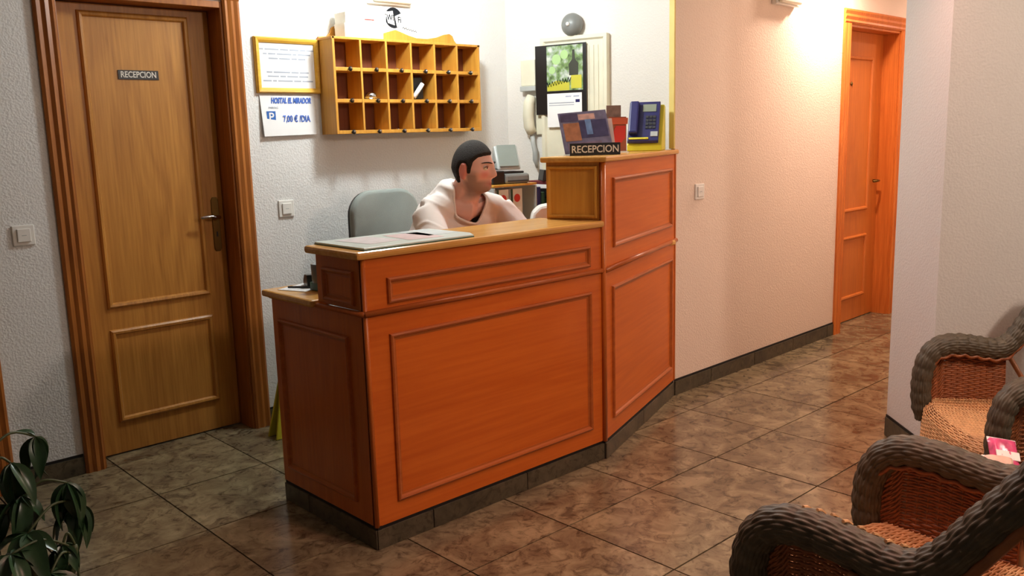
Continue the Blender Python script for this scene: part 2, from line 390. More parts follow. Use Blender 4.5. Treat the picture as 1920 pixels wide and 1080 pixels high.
hp = MB().prism([(1.890,.925),(1.898,.912),(1.920,.912),(1.928,.925),(1.928,1.165),(1.920,1.18),(1.898,1.18),(1.890,1.165)], LY-.006, LY, 'y').build('handle_plate', M['brass'], leaf, bevel=.002)
MB().tube([(1.909, LY-.004, 1.083), (1.909, LY-.045, 1.083), (1.900, LY-.052, 1.085), (1.865, LY-.053, 1.090), (1.825, LY-.050, 1.088), (1.812, LY-.045, 1.086)], [.010, .009, .009, .008, .0075, .007], 10).build('door_handle', M['chrome'], hp, smooth=True)
MB().prism([(1.905,.985),(1.913,.985),(1.912,1.01),(1.906,1.01)], LY-.0075, LY-.0055, 'y').build('keyhole', M['black'], hp)
# the neighbouring door whose casing edges into the frame at the left
d2 = struct(casing(MB(), -0.06, 0.862, 2.19, 0.085, BY).build('door_2', M['cas']))
MB().box(-0.02, 0.012, BY, BY+.16, 0, 2.1).box(0.775, 0.80, BY, BY+.16, 0, 2.1).box(0.012, 0.775, BY, BY+.16, 2.07, 2.1).build('jamb', M['cas'], d2)
l2 = MB().box(0.016, 0.771, LY, LY+.035, .006, 2.066).build('door_leaf', M['oak_z'], d2)
for z0, z1 in ((0.70, 2.035), (0.155, 0.600)): MB().rim(.13, .66, z0, z1, RP, LY).build('panel_moulding', M['oak_z'], l2)
# corridor door, in the wall's own frame
d3 = struct(casing(MB(), 1.90, 2.915, 2.21, 0.095, 0).build('door_3', M['pine'], loc=WLOC, rot=(0, 0, WRZ)))
MB().box(1.985, 2.012, -.002, .128, 0, 2.125).box(2.808, 2.835, -.002, .128, 0, 2.125).box(2.012, 2.808, -.002, .128, 2.098, 2.125).build('jamb', M['pine'], d3)
l3 = MB().box(2.014, 2.806, .115, .15, .006, 2.096).build('door_leaf', M['pine2'], d3)
for z0, z1 in ((.82, 1.93), (.17, .64)): MB().rim(2.10, 2.64, z0, z1, RP, .115).build('panel_moulding', M['pine2'], l3)
MB().lathe([(.012, 0), (.014, .006), (.008, .010)], 14, (2.30, .115, 1.735), 'y').build('peephole', M['brass'], l3, smooth=True)
MB().tube([(2.735, .115, 1.03), (2.735, .07, 1.03), (2.69, .062, 1.03), (2.63, .066, 1.03)], .009, 8).build('door_handle', M['brass'], l3, smooth=True)

# ------------------------------------------------------------------ reception counter
ctr = empty('reception_counter', (1.628, 2.485, 0), 0, 'orange varnished oak reception counter with panelled front and a taller angled end', 'counter')
def cpart(mb, name, mat, bevel=.002, parent=None, smooth=False):
    o = mb.build(name, mat, parent or ctr, smooth, bevel)
    if parent is None: o.location = (-1.628, -2.485, 0)
    return o
X0, X1, Y0 = 1.628, 2.855, 2.485
RP2 = [(0, 0), (.002, .009), (.008, .012), (.014, .009), (.019, .002), (.026, .001), (.026, 0)]
a = cpart(MB().box(X0, X1, Y0, Y0+.022, .085, .852), 'front_panel', M['ctr_x'])
MB().rim(1.722, 2.775, .157, .775, RP2, Y0).build('panel_moulding', M['ctr_m'], a)
a = cpart(MB().box(X0, X1, Y0, Y0+.022, .866, 1.046), 'upper_front_panel', M['ctr_x'])
MB().rim(1.722, 2.770, .882, .974, RP2, Y0).build('panel_moulding', M['ctr_m'], a)
def rail(mb, path, r=.011):
    mb.tube(path, r, 10); return mb
cpart(rail(MB(), [(X0-.004, Y0-.004, .858), (X1+.002, Y0-.004, .858)]).tube([(X0-.004, Y0-.004, .858), (X0-.004, 3.14, .848)], .010, 10), 'rail_moulding', M['ctr_m'], 0, smooth=True)
cpart(MB().tube([(X0+.004, Y0+.004, .085), (X0+.004, Y0+.004, 1.046)], .009, 10), 'corner_post', M['ctr_z'], 0, smooth=True)
cpart(MB().tube([(X1, Y0-.004, .085), (X1, Y0-.004, 1.322)], .012, 10), 'corner_post', M['ctr_z'], 0, smooth=True)
# left end
def end_panel(y0, y1, z0, z1, name):
    mb = MB(); mb.T = Matrix.Translation((X0, y1, 0)) @ Matrix.Rotation(R(-90), 4, 'Z')
    o = MB().box(0, y1-y0, 0, .022, z0, z1).build(name, M['ctr_z'], ctr, bevel=.002); o.matrix_local = Matrix.Translation((-1.628, -2.485, 0)) @ mb.T
    return o
a = end_panel(Y0+.004, 3.14, .085, .846, 'end_panel'); MB().rim(.050, .545, .150, .765, RP2, 0).build('panel_moulding', M['ctr_m'], a)
a = end_panel(Y0+.004, 2.785, .866, 1.046, 'upper_end_panel'); MB().rim(.045, .245, .880, 1.002, RP2, 0).build('panel_moulding', M['ctr_m'], a)
# tops
def rounded_slab(pts, z0, z1):
    return MB().prism(pts, z0, z1, 'z')
cpart(rounded_slab([(1.598, 2.468), (2.852, 2.468), (2.80, 2.815), (1.598, 2.815)], 1.046, 1.074), 'counter_top', M['ctr_top'], .010)
cpart(rounded_slab([(1.600, 2.79), (3.80, 2.79), (3.80, 3.17), (1.600, 3.17)], .846, .873), 'desk_top', M['ctr_top'], .009)
cpart(MB().box(X0+.02, 2.82, 2.765, 2.785, .873, 1.046), 'upper_back_panel', M['ctr_x'])
for xs, ys in ((X0+.024, 2.51), (2.30, 2.51), (3.30, 2.80)): cpart(MB().box(xs, xs+.02, ys, 3.10, .0, .846), 'inner_support', M['ctr_z'], 0)
# taller angled end
a0, a1 = (2.855, 2.475), (3.848, 2.836)
aloc, arz, aL = frame_on(a0, a1)
ang = bpy.data.objects.new('angled_end', None); col.objects.link(ang); ang.parent = ctr
ang.location = (a0[0]-1.628, a0[1]-2.485, 0); ang.rotation_euler = (0, 0, arz); ang.empty_display_size = .1
def apart(mb, name, mat, bevel=.002, smooth=False): return mb.build(name, mat, ang, smooth, bevel)
apart(MB().box(.004, aL, 0, .022, .088, .852), 'lower_panel', M['ctr_x'])
apart(MB().box(.004, aL, 0, .022, .866, 1.322), 'upper_panel', M['ctr_x'])
apart(MB().rim(.085, aL-.065, .165, .775, RP2, 0), 'panel_moulding', M['ctr_m'], 0)
apart(MB().rim(.10, aL-.075, .945, 1.252, RP2, 0), 'panel_moulding', M['ctr_m'], 0)
apart(MB().tube([(0, -.004, .858), (aL+.005, -.004, .864)], .012, 10), 'rail_moulding', M['ctr_m'], 0, True)
apart(MB().box(aL-.012, aL+.004, -.004, .020, .088, 1.322), 'edge_strip', M['ctr_z'])
# end face of the tall part (seen above the counter top)
ed = MB().box(0.0, .02, .022, .270, 1.074, 1.322)
apart(ed, 'side_panel', M['rack'])
mb = MB(); mb.T = Matrix.Rotation(R(-90), 4, 'Z')
o = MB().rim(-.262, -.030, 1.082, 1.306, [(0, 0), (.002, .010), (.009, .012), (.014, .003), (.014, 0)], 0).build('panel_moulding', M['rack'], ang); o.rotation_euler = (0, 0, R(-90))
apart(MB().prism([(-.022, -.018), (aL+.008, -.018), (aL+.10, .28), (-.022, .290)], 1.322, 1.346), 'top', M['ctr_top'], .007)
apart(MB().box(.02, aL-.02, .25, .27, .87, 1.322), 'back_panel', M['ctr_x'])
# plinth: tiles set round the foot, each a piece
def plinth(p0, p1, cuts, h=.073):
    l, rz, L = frame_on(p0, p1)
    b = MB().box(0, L, .004, .02, 0, .088).build('plinth_core', M['black'], ctr); b.location = (p0[0]-1.628, p0[1]-2.485, 0); b.rotation_euler = (0, 0, rz)
    cs = [0]+cuts+[L]
    for a_, b_ in zip(cs, cs[1:]): MB().box(a_+.002, b_-.002, -.003, .004, .001, h).build('plinth_tile', M['skirt'], b, bevel=.001)
plinth((X0, Y0), (X1, Y0), [.252, .742])
plinth((X0, 3.14), (X0, Y0), [.19])
plinth(a0, a1, [.52])

# ------------------------------------------------------------------ lamps (fittings and their light)
def downlight(name, x, y, colour, power, label, cat, r=.07, spot=None, group=None):
    e = empty(name, (x, y, CEIL), 0, label, cat, group)
    MB().lathe([(r+.025, -.001), (r+.025, -.008), (r+.005, -.014), (r, -.010), (r, -.001)], 28).build('trim_ring', M['white'], e, True)
    MB().lathe([(r-.004, -.002), (r-.004, -.006), (r*.6, -.007)], 24).build('bulb', emit(name+'_glow', colour, 8), e)
    ld = bpy.data.lights.new(name, 'SPOT' if spot else 'AREA'); ld.energy = power; ld.color = colour
    if spot: ld.spot_size = R(spot); ld.spot_blend = 1.0; ld.shadow_soft_size = r
    else: ld.shape = 'DISK'; ld.size = r*2
    lo = bpy.data.objects.new(name+'_light', ld); col.objects.link(lo); lo.parent = e; lo.location = (0, 0, -.03)
    return e
def ring_lamp(name, x, y, colour, power, label):
    e = empty(name, (x, y, CEIL), 0, label, 'lamp')
    MB().lathe([(.075, -.001), (.075, -.02), (.05, -.028)], 24).build('ceiling_rose', M['white'], e, True)
    MB().tube([(.10*math.cos(k*math.pi/12), .10*math.sin(k*math.pi/12), -.032) for k in range(24)], .012, 8, closed=True).build('ring_tube', emit(name+'_glow', colour, 8), e, True)
    ld = bpy.data.lights.new(name, 'POINT'); ld.energy = power; ld.color = colour; ld.shadow_soft_size = .085
    lo = bpy.data.objects.new(name+'_light', ld); col.objects.link(lo); lo.parent = e; lo.location = (0, 0, -.13)
    return e
ring_lamp('alcove_lamp', 2.72, 3.36, COOL, P_ALCOVE, 'round cool white ring lamp on the ceiling above the desk')
ring_lamp('added_lobby_fill', 2.9, -0.35, (1.0, 0.80, 0.66), P_LOBBY*.85, 'added round warm white fill light on the ceiling behind the wicker chairs')  # unseen fill light, added to brighten the pillar's side face
downlight('lobby_downlight', 1.95, 1.15, WARM, P_LOBBY, 'warm recessed ceiling light over the wicker chairs', 'lamp', .08, spot=112)
downlight('lobby_downlight', 3.35, 1.55, WARM, P_LOBBY*.4, 'warm recessed ceiling light in front of the counter', 'lamp', .08, spot=112)
downlight('corridor_downlight', 5.45, 2.66, CORR, P_CORR, 'warm recessed ceiling light close to the corridor wall', 'lamp', .06)
downlight('corridor_downlight', 7.3, 2.3, CORR, P_CORR*.45, 'warm recessed ceiling light at the far end of the corridor', 'lamp', .06)

# ------------------------------------------------------------------ things on the back wall
def switch(x, z, label, frame=None, y=BY, group=None):
    e = empty('light_switch', (x, y, z), 0, label, 'switch', group)
    MB().box(-.043, .043, -.009, 0, -.043, .043).build('plate', M['white'], e, bevel=.004)
    r_ = MB().box(-.026, .026, -.016, -.009, -.028, .028).build('rocker', M['white'], e, bevel=.003)
    MB().box(-.009, .009, -.0168, -.0158, -.0015, .0015).build('marker', M['lgrey'], r_)
    return e
switch(2.228, 1.105, 'white light switch on the back wall between the door and the grey chair')
switch(1.008, 1.087, 'white light switch left of the reception door')
sw = switch(0, 0, 'white light switch on the corridor wall beside the counter')
sw.location = Vector(WLOC)+Matrix.Rotation(WRZ, 3, 'Z') @ Vector((.227, 0, 1.11)); sw.rotation_euler = (0, 0, WRZ)

# sign on the reception door
ds = empty('door_sign', (1.598, LY, 1.762), 0, 'black plate with white capital lettering on the left door', 'sign')
MB().box(-.092, .092, -.004, 0, -.021, .021).build('plate', M['blackp'], ds, bevel=.001)
text('lettering', 'RECEPCION', .038, M['wtext'], ds, (0, -.0045, 0), UP, sx=.80, bold=.0006)

# framed notice
fr = empty('framed_notice', (2.29, BY, 1.815), 0, 'golden wooden frame with a printed notice on the back wall', 'picture frame')
FRP = [(0, 0), (0, .014), (.006, .022), (.016, .020), (.026, .012), (.026, 0)]
MB().rim(-.178, .178, -.135, .135, FRP, 0).build('frame', M['gold'], fr)
pg = MB().box(-.155, .155, -.006, -.002, -.112, .112).build('notice_sheet', M['paper'], fr)
for zz, wds in ((.078, (.03, .075, .045, .05, .03, .045)), (.056, (.02, .04, .08, .02, .07)), (.034, (.05, .06, .03, .04)), (-.032, (.03, .09, .04, .05)), (-.052, (.06, .03, .06, .05)), (-.074, (.045, .02, .08, .04, .06))):
    tot = sum(wds)+.008*(len(wds)-1); x = -tot/2; mb = MB()
    for wd in wds: mb.box(x, x+wd, -.0066, -.006, zz-.004, zz+.003); x += wd+.008
    tag(mb.build('printed_line', M['ptext'], pg), kind='stuff')

# parking price sheet
pk = empty('price_sheet', (2.275, BY, 1.573), 0, 'white sheet with blue parking price lettering under the golden frame', 'notice')
sh = MB().add([(-.150, -.003, .100), (.154, -.003, .096), (.150, -.016, -.098), (-.146, -.020, -.104)], [(0, 1, 2, 3)]).build('sheet', M['paper'], pk)
m_ = sh.modifiers.new('thick', 'SOLIDIFY'); m_.thickness = .001
text('hotel_lettering', 'HOSTAL EL MIRADOR', .038, M['ink'], pk, (.02, -.008, .070), UP, sx=.60, shear=.25, bold=.0018)
text('small_lettering', 'PARKING', .014, M['ptext'], pk, (-.082, -.0105, .036), UP, sx=.9)
ps = MB().box(-.024, .024, -.0135, -.0115, -.029, .029).build('parking_symbol', M['signb'], pk, loc=(-.098, 0, -.010))
text('letter', 'P', .058, M['paper'], ps, (0, -.0138, -.001), UP, bold=.001)
text('price_lettering', '7,00 € /DIA', .045, M['ink'], pk, (.042, -.0145, -.020), UP, sx=.70, bold=.0012)

# wifi sticker sheet
wf = empty('wifi_sheet', (2.995, BY, 2.085), 0, 'small white sheet with a black wireless network emblem above the key rack', 'notice'); wf.scale = (1.25, 1, 1.25)
sh = MB().box(-.095, .10, -.002, 0, -.055, .05).build('sheet', M['paper'], wf)
bl = MB(); bl.prism([(-.075+.04*math.cos(t)*1.15+.045, .005+.044*math.sin(t)) for t in [k*math.pi/12 for k in range(24)]], -.0032, -.0022, 'y'); bl.build('emblem_ground', M['bink'], wf)
wl = MB().prism([(-.072, .028), (-.034, .034), (-.026, -.026), (-.062, -.018)], -.0042, -.0033, 'y').build('left_half', M['paper'], wf)
wr_ = MB().prism([(-.024, .012), (.010, .026), (.026, -.010), (-.014, -.034)], -.0046, -.0036, 'y').build('right_half', M['paper'], wf)
text('letters', 'Wi', .036, M['bink'], wf, (-.049, -.0048, .004), UP, sx=.8, bold=.0008)
text('letters', 'Fi', .036, M['bink'], wf, (0.0, -.0052, -.003), UP, sx=.8, bold=.0008)
MB().tube([(.015+.0065*k, -.003, -.034-.0012*k+(.004 if k % 2 else -.003)) for k in range(13)], .0016, 6).build('script_line', M['bink'], wf)

# emergency light above it, its lower edge just in view
def emergency(loc, rz, label):
    e = empty('emergency_light', loc, rz, label, 'lamp')
    MB().box(-.14, .14, -.035, 0, 0, .11).build('housing', M['white'], e, bevel=.006)
    MB().box(-.125, .125, -.062, -.035, .008, .10).build('diffuser', M['cream'], e, bevel=.012)
    return e
emergency((2.925, BY, 2.155), 0, 'white emergency light box high on the back wall')
ep = Vector(WLOC)+Matrix.Rotation(WRZ, 3, 'Z') @ Vector((1.10, 0, 2.158))
emergency(ep, WRZ, 'white emergency light box high on the corridor wall')

# ------------------------------------------------------------------ key rack
KX0, KX1, KY0, KZ0, KZ1 = 2.468, 3.448, 3.925, 1.472, 1.957
kr = empty('key_rack', ((KX0+KX1)/2, BY, KZ0), 0, 'honey coloured wooden key rack with eighteen pigeonholes on the back wall', 'rack')
kx = (KX0+KX1)/2
def kpart(mb, name, mat='rack', bevel=.0015):
    o = mb.build(name, M[mat], kr, bevel=bevel); o.location = (-kx, -BY, -KZ0); return o
kpart(MB().box(KX0, KX0+.014, KY0, BY, KZ0, KZ1), 'side_board'); kpart(MB().box(KX1-.014, KX1, KY0, BY, KZ0, KZ1), 'side_board')
kpart(MB().box(KX0-.004, KX1+.004, KY0, BY, KZ1-.012, KZ1), 'top_board'); kpart(MB().box(KX0+.014, KX1-.014, KY0, BY, KZ0, KZ0+.018), 'bottom_board')
cw = (KX1-KX0-.014)/6; rh = (KZ1-KZ0-.010)/3
for i in range(1, 6): kpart(MB().box(KX0+i*cw+.001, KX0+i*cw+.013, KY0, BY-.012, KZ0+.018, KZ1-.012), 'divider')
for j in (1, 2):
    z = KZ0+j*rh
    for i in range(6): kpart(MB().box(KX0+i*cw+.0135, KX0+(i+1)*cw+.0005, KY0+.001, BY-.012, z, z+.018), 'shelf')
crown = [(2.48, 1.93), (3.565, 1.93), (3.565, 1.966), (3.50, 1.970), (3.478, 1.990), (3.465, 2.015), (3.44, 2.026), (3.40, 2.020), (3.34, 2.002), (3.26, 1.990), (3.18, 1.990), (3.12, 2.001), (3.05, 2.020), (3.02, 2.027)]
sx_ = .905
crown = [((x-3.02)*sx_+kx, z) for x, z in crown if x >= 3.02-1e-6]
full = [(KX0+.004, KZ1), (KX1-.004, KZ1), (KX1-.004, 1.966)] + [p for p in crown if p[1] > 1.9699] 
mir = [(2*kx-x, z) for x, z in crown if z > 1.9699][::-1]
full += mir[1:] + [(KX0+.004, 1.966)]
kpart(MB().box(KX0+.014, KX1-.014, BY-.012, BY-.001, KZ0, KZ1-.012), 'back_board', 'rack_shade', 0)
kpart(MB().prism([p for p in full if p[1] > 1.9]+[], BY-.014, BY-.001, 'y'), 'crown_board', 'rack', .001)
hk = MB().lathe([(.0035, 0), (.0035, .014), (.011, .016), (.012, .022), (.008, .027)], 12, axis='y')
hk.cur = 1; hk.ball((0, -.027, .002), .006, 10, 6); hkm = hk.mesh('hook', [M['blackp'], M['chrome']])
for j in range(3):
    for i in range(6):
        o = bpy.data.objects.new('hook', hkm); col.objects.link(o); o.parent = kr
        o.location = (KX0+(i+.5)*cw+.007-kx, KY0-BY, (.009 if j == 0 else j*rh+.009))
km = MB(); km.lathe([(.011, -.002), (.011, .002)], 12); km.box(.010, .044, -.003, .003, -.0015, .0015); km.box(.034, .037, -.009, -.003, -.0015, .0015); km.box(.040, .043, -.008, -.003, -.0015, .0015)
keym = km.mesh('room_key', M['chrome'])
rows = ('bottom', 'middle', 'top'); cols = ('first', 'second', 'third', 'fourth', 'fifth', 'last')
for j, i, rot in ((2, 1, .4), (2, 2, 2.0), (2, 4, 1.1), (2, 5, -.5), (1, 0, .8), (1, 1, .1), (0, 2, 1.8), (0, 3, .7), (0, 4, 2.4), (0, 5, 1.2)):
    o = bpy.data.objects.new('room_key', keym); col.objects.link(o)
    o.location = (KX0+(i+.5)*cw+random.uniform(-.01, .01), KY0+.028, KZ0+j*rh+(.0195 if j == 0 else .0195)); o.rotation_euler = (R(12), 0, rot)
    tag(o, 'silver room key in the %s pigeonhole of the %s row' % (cols[i], rows[j]), 'key', 'room keys in the rack')
kb = MB().lathe([(.002, 0), (.030, .004), (.034, .018), (.026, .034), (.004, .040)], 18).build('key_fob', M['chrome'], None, True, loc=(KX0+1.5*cw+.012, KY0+.055, KZ0+rh+.019)); tag(kb, 'round shiny metal fob in the second pigeonhole of the middle row', 'key fob')
bkb = MB().box(0, .10, 0, .075, 0, .085).build('black_wallet', M['blackp'], None, bevel=.004, loc=(KX0+3*cw+.018, KY0+.045, KZ0+rh+.055), rot=(0, R(-3), 0))
bkb.location = (KX0+3*cw+.020, KY0+.05, KZ0+rh+.019); bkb.scale = (1, 1, 1.4); tag(bkb, 'black folder standing in the fourth pigeonhole of the middle row', 'folder')
rp = MB().tube([(0, 0, 0), (.062, 0, .072)], .012, 12).build('rolled_paper', M['paper'], None, True, loc=(KX0+3*cw+.030, KY0+.022, KZ0+rh+.031)); tag(rp, 'white rolled paper leaning in front of a black folder in the key rack', 'paper')
# cartons on top of the rack
for nm, b, z0, z1, lb in (('carton', (2.555, 2.79, 3.935, 4.03), 1.958, 2.026, 'white carton lying directly on top of the key rack'), ('carton', (2.565, 2.815, 3.94, 4.04), 2.0265, 2.082, 'upper white carton with red print on the key rack')):
    e = empty(nm, ((b[0]+b[1])/2, (b[2]+b[3])/2, z0), 0, lb, 'box', 'cartons on the key rack')
    wx, wy, hz = (b[1]-b[0])/2, (b[3]-b[2])/2, z1-z0
    MB().box(-wx, wx, -wy, wy, 0, hz).build('box_body', M['carton'], e, bevel=.002)
    MB().box(-wx-.0006, wx+.0006, -wy-.0006, wy+.0006, hz-.018, hz+.0006).build('lid', M['carton'], e)
    if z0 > 2: MB().box(-.01, .05, -wy-.0012, -wy-.0006, .022, .028).build('print', M['redink'], e)

# ------------------------------------------------------------------ alcove side wall (local frame: x along the wall, -y towards the room)
AM = Matrix.Translation(ALOC) @ Matrix.Rotation(ARZ, 4, 'Z')
def on_alcove(name, s, z, label, cat): 
    p = AM @ Vector((s, 0, z)); return empty(name, p, ARZ, label, cat)
e = on_alcove('meter_cover', .51, 1.0, 'cream ribbed meter cupboard cover behind the calendar', 'panel')
MB().box(-.22, .22, -.03, 0, 0, 1.0).build('cover_board', M['cream'], e, bevel=.004)
for x in (.085, .115, .145): MB().box(x, x+.018, -.034, -.03, .03, .94).build('rib', M['cream'], e, bevel=.002)
MB().rim(-.22, .22, 0, 1.0, [(0, 0), (0, .012), (.02, .012), (.03, 0)], -.03).build('rim', M['cream'], e)
e = on_alcove('alarm_bell', .505, 2.062, 'round grey metal bell high on the alcove wall', 'bell')
MB().lathe([(.030, 0), (.034, .016), (.034, .030)], 20, axis='y').build('base', M['dgrey'], e, True)
MB().lathe([(.064, .020), (.066, .034), (.062, .052), (.048, .070), (.028, .081), (.006, .084)], 28, axis='y').build('gong', M['grey'], e, True)
MB().lathe([(.011, .083), (.011, .090), (.004, .093)], 12, axis='y').build('nut', M['white'], e, True)
MB().box(-.018, .026, -.045, 0, -.060, -.035).build('striker_box', M['cream'], e, bevel=.003)
# calendar
e = on_alcove('calendar', .43, 1.757, 'black wall calendar with a green bottle and fruit picture', 'calendar')
e.location = AM @ Vector((.43, -.008, 1.757))
MB().box(-.172, .172, -.040, -.036, -.20, .20).build('backing', M['blackp'], e)
def pic_mat():
    m, nt, b = new_mat('printed_still_life', .5, .3)
    tc = nt.nodes.new('ShaderNodeTexCoord'); n = nt.nodes.new('ShaderNodeTexNoise'); n.inputs['Scale'].default_value = 22; n.inputs['Detail'].default_value = 5
    nt.links.new(tc.outputs['Object'], n.inputs['Vector']); r = nt.nodes.new('ShaderNodeValToRGB'); el = r.color_ramp.elements
    el[0].position = .33; el[0].color = srgb(70, 84, 60); el[1].position = .68; el[1].color = srgb(214, 220, 208)
    k = el.new(.46); k.color = srgb(120, 150, 92); k = el.new(.57); k.color = srgb(170, 182, 170)
    nt.links.new(n.outputs['Fac'], r.inputs['Fac']); nt.links.new(r.outputs['Color'], b.inputs['Base Color']); return m
pc = MB().box(-.092, .150, -.042, -.040, -.065, .192).build('picture', pic_mat(), e)
lg = plain('apple_green_print', srgb(170, 206, 140), .5); dk = plain('dark_bottle_print', srgb(50, 52, 40), .5); yl = plain('oil_yellow_print', srgb(196, 190, 60), .5)
for x, z, r_ in ((-.025, .115, .030), (.028, .140, .026), (-.055, .055, .022)):
    MB().prism([(x+r_*math.cos(k*math.pi/9), z+r_*math.sin(k*math.pi/9)) for k in range(18)], -.0430, -.0422, 'y').build('printed_fruit', lg, pc)
MB().prism([(.060, .02), (.12, .02), (.122, .085), (.10, .11), (.097, .165), (.082, .165), (.080, .11), (.058, .085)], -.0430, -.0422, 'y').build('printed_bottle', dk, pc)
MB().prism([(.072, -.055), (.142, -.055), (.142, .02), (.072, .02)], -.0434, -.0424, 'y').build('printed_cruet', yl, pc)
MB().prism([(-.09, -.064), (.06, -.064), (.06, -.02), (-.03, -.005), (-.09, -.035)], -.0428, -.0421, 'y').build('printed_cloth', yl, pc)
MB().tube([(-.090+.009*k, -.0440, -.030+.0016*k+(.016, -.012, .010, -.014)[k % 4]) for k in range(19)], .0042, 6, squash=.3).build('script_line', M['bink'], pc)
w_ = MB().box(-.092, .142, -.0425, -.040, -.275, -.080).build('date_page', M['paper'], e)
for xh in (.035, .088): tag(MB().tube([(xh+.004*k, -.0428, -.100+(.004 if k % 2 else -.003)) for k in range(10)], .002, 5, squash=.4).build('printed_word', M['ink'], w_), kind='stuff')
MB().box(.10, .128, -.0432, -.0425, -.135, -.118).build('mark', M['navy'], w_)
tag(MB().box(-.08, .09, -.0430, -.0425, -.138, -.132).box(-.08, .09, -.0430, -.0425, -.150, -.146).build('printed_line', M['ptext'], w_), kind='stuff')
# bell box, handset and cable at the left
e = on_alcove('intercom_box', .20, 1.70, 'cream junction box on the wall left of the calendar', 'box')
MB().box(-.050, .052, -.045, 0, .03, .185).build('housing', M['cream'], e, bevel=.005); MB().box(-.054, .056, -.052, 0, .0, .03).build('foot', M['lgrey'], e, bevel=.004)
e = on_alcove('telephone_handset', .215, 1.45, 'cream telephone handset hanging below the junction box', 'handset')
MB().tube([(0, -.03, .0), (-.012, -.045, .04), (-.014, -.05, .11), (-.010, -.045, .18), (0, -.03, .22)], [.03, .034, .034, .034, .028], 12).build('grip', M['cream'], e, True)
MB().box(.02, .068, -.02, 0, -.01, .215).build('cradle', M['cream'], e, bevel=.006)
cb = MB().tube([(0, 0, 0), (.008, -.004, -.05), (.022, -.006, -.10), (.018, -.004, -.15), (.030, 0, -.20)], [.016, .014, .017, .015, .006], 9).build('coiled_cable', M['lgrey'], e, True); cb.location = (0, -.03, -.01)

# ------------------------------------------------------------------ on the counter
# glass desk pad
e = empty('desk_pad', (1.905, 2.655, 1.0745), 0, 'pale glass desk pad over papers on the left of the counter top', 'desk pad')
MB().prism([(-.262, -.165), (.225, -.165), (.262, -.10), (.262, .155), (-.262, .155)], .0025, .0085).build('glass_sheet', plain('greenish_glass', srgb(214, 228, 222), .28, .4, var=.03), e, bevel=.001)
MB().prism([(-.264, -.167), (.226, -.167), (.264, -.10), (.264, .157), (-.264, .157)], 0, .0024).build('green_felt', M['mat_green'], e)
for i, (x, y, rz, c) in enumerate(((-.12, .02, .1, 'paper'), (.06, -.01, -.12, 'peach'), (.17, .05, .05, 'paper'))):
    MB().box(-.075, .075, -.10, .10, 0, .0006).build('sheet', plain('sheet_print_%d' % i, (srgb(226, 218, 220), srgb(222, 196, 196), srgb(214, 224, 226))[i], .35, .4, scale=25, var=.12), e, loc=(x, y, .0088), rot=(0, 0, rz))
# brochure stand with the black name plate
e = empty('brochure_stand', (2.985, 2.640, 1.3465), R(-33), 'clear stand of travel brochures with a black lettered plate on the tall counter end', 'stand')
MB().box(-.118, .118, -.004, .10, 0, .004).build('foot', M['acryl'], e)
ac = MB(); ac.T = Matrix.Rotation(R(-24), 4, 'X'); ac.box(-.118, .118, .052, .056, .004, .20); ac.build('back_plate', M['acryl'], e)
MB().box(-.116, .116, -.010, -.005, .0, .054).build('name_plate', M['blackp'], e, bevel=.001)
text('lettering', 'RECEPCION', .044, M['wtext'], e, (0, -.0104, .026), UP, sx=.93, bold=.0006)
def broch(i, x0, x1, z0, z1, c, y=.046):
    mb = MB(); mb.T = Matrix.Rotation(R(-24), 4, 'X') @ Matrix.Rotation(R(-4), 4, 'Y'); mb.box(x0, x1, y, y+.003, z0, z1)
    return mb.build('brochure' if i == 0 else 'printed_panel', plain('brochure_print_%d' % i, c, .3, .4, scale=30, var=.25), e)
broch(0, -.120, .108, .036, .235, srgb(120, 116, 142))
for i, a_ in enumerate(((-.112, -.03, .190, .228, srgb(86, 76, 104)), (-.028, .05, .195, .222, srgb(214, 170, 160)), (-.105, -.03, .095, .182, srgb(176, 116, 84)), (-.03, .10, .105, .190, srgb(72, 70, 104)), (.0, .028, .120, .195, srgb(120, 150, 196)), (-.10, .06, .048, .085, srgb(130, 110, 130)), (-.095, -.05, .150, .180, srgb(206, 104, 70)))):
    broch(i+1, *a_[:4], a_[4], y=.0452-.0004*(i % 3))
# orange card holder
e = empty('card_holder', (3.315, 2.782, 1.3465), R(-33), 'clear holder with orange printed cards beside the blue telephone', 'card holder')
MB().box(-.045, .045, -.03, .03, 0, .005).build('foot', M['acryl'], e); MB().box(-.045, .045, .010, .013, .005, .16).build('back_plate', M['acryl'], e)
MB().box(-.043, .043, .004, .009, .008, .170).build('card', M['terra'], e)
bc = MB().box(-.052, .020, .016, .020, .008, .225).build('rear_card', plain('brown_card', srgb(132, 104, 92), .5, scale=30, var=.3), e)
MB().prism([(-.043, .135), (.048, .135), (.050, .165), (-.045, .165)], -.002, .0035, 'y').build('printed_rim', M['orange'], e)
MB().prism([(-.020, .048), (.018, .048), (.036, .072), (.038, .128), (-.010, .128), (-.026, .09)], .0005, .0036, 'y').build('printed_pot', M['redink'], e)
# payphone
e = empty('desk_telephone', (3.665, 2.885, 1.3465), R(-58), 'navy blue coin telephone with yellow trim on the tall counter end', 'telephone')
MB().prism([(-.10, 0), (.11, 0), (.10, .225), (.045, .232), (-.09, .045), (-.10, .03)], -.088, .088, 'x').build('yellow_base', M['yellow'], e, bevel=.004)
body = MB().prism([(-.106, .038), (-.100, .040), (.04, .236), (.03, .248), (.012, .246), (-.112, .052)], -.086, .070, 'x').build('body', M['navy'], e, bevel=.004)
def face(mb, x0, x1, t0, t1, d=.004):
    """box on the sloping face; t runs from the lower edge to the upper"""
    a = Vector((-.112, .052)); b = Vector((.012, .246)); n = Vector((-(b-a).y, (b-a).x)).normalized()
    p0, p1 = a+(b-a)*t0, a+(b-a)*t1; q0, q1 = p0+n*d, p1+n*d
    return mb.prism([tuple(p0-n*.002), tuple(p1-n*.002), tuple(q1), tuple(q0)], x0, x1, 'x')
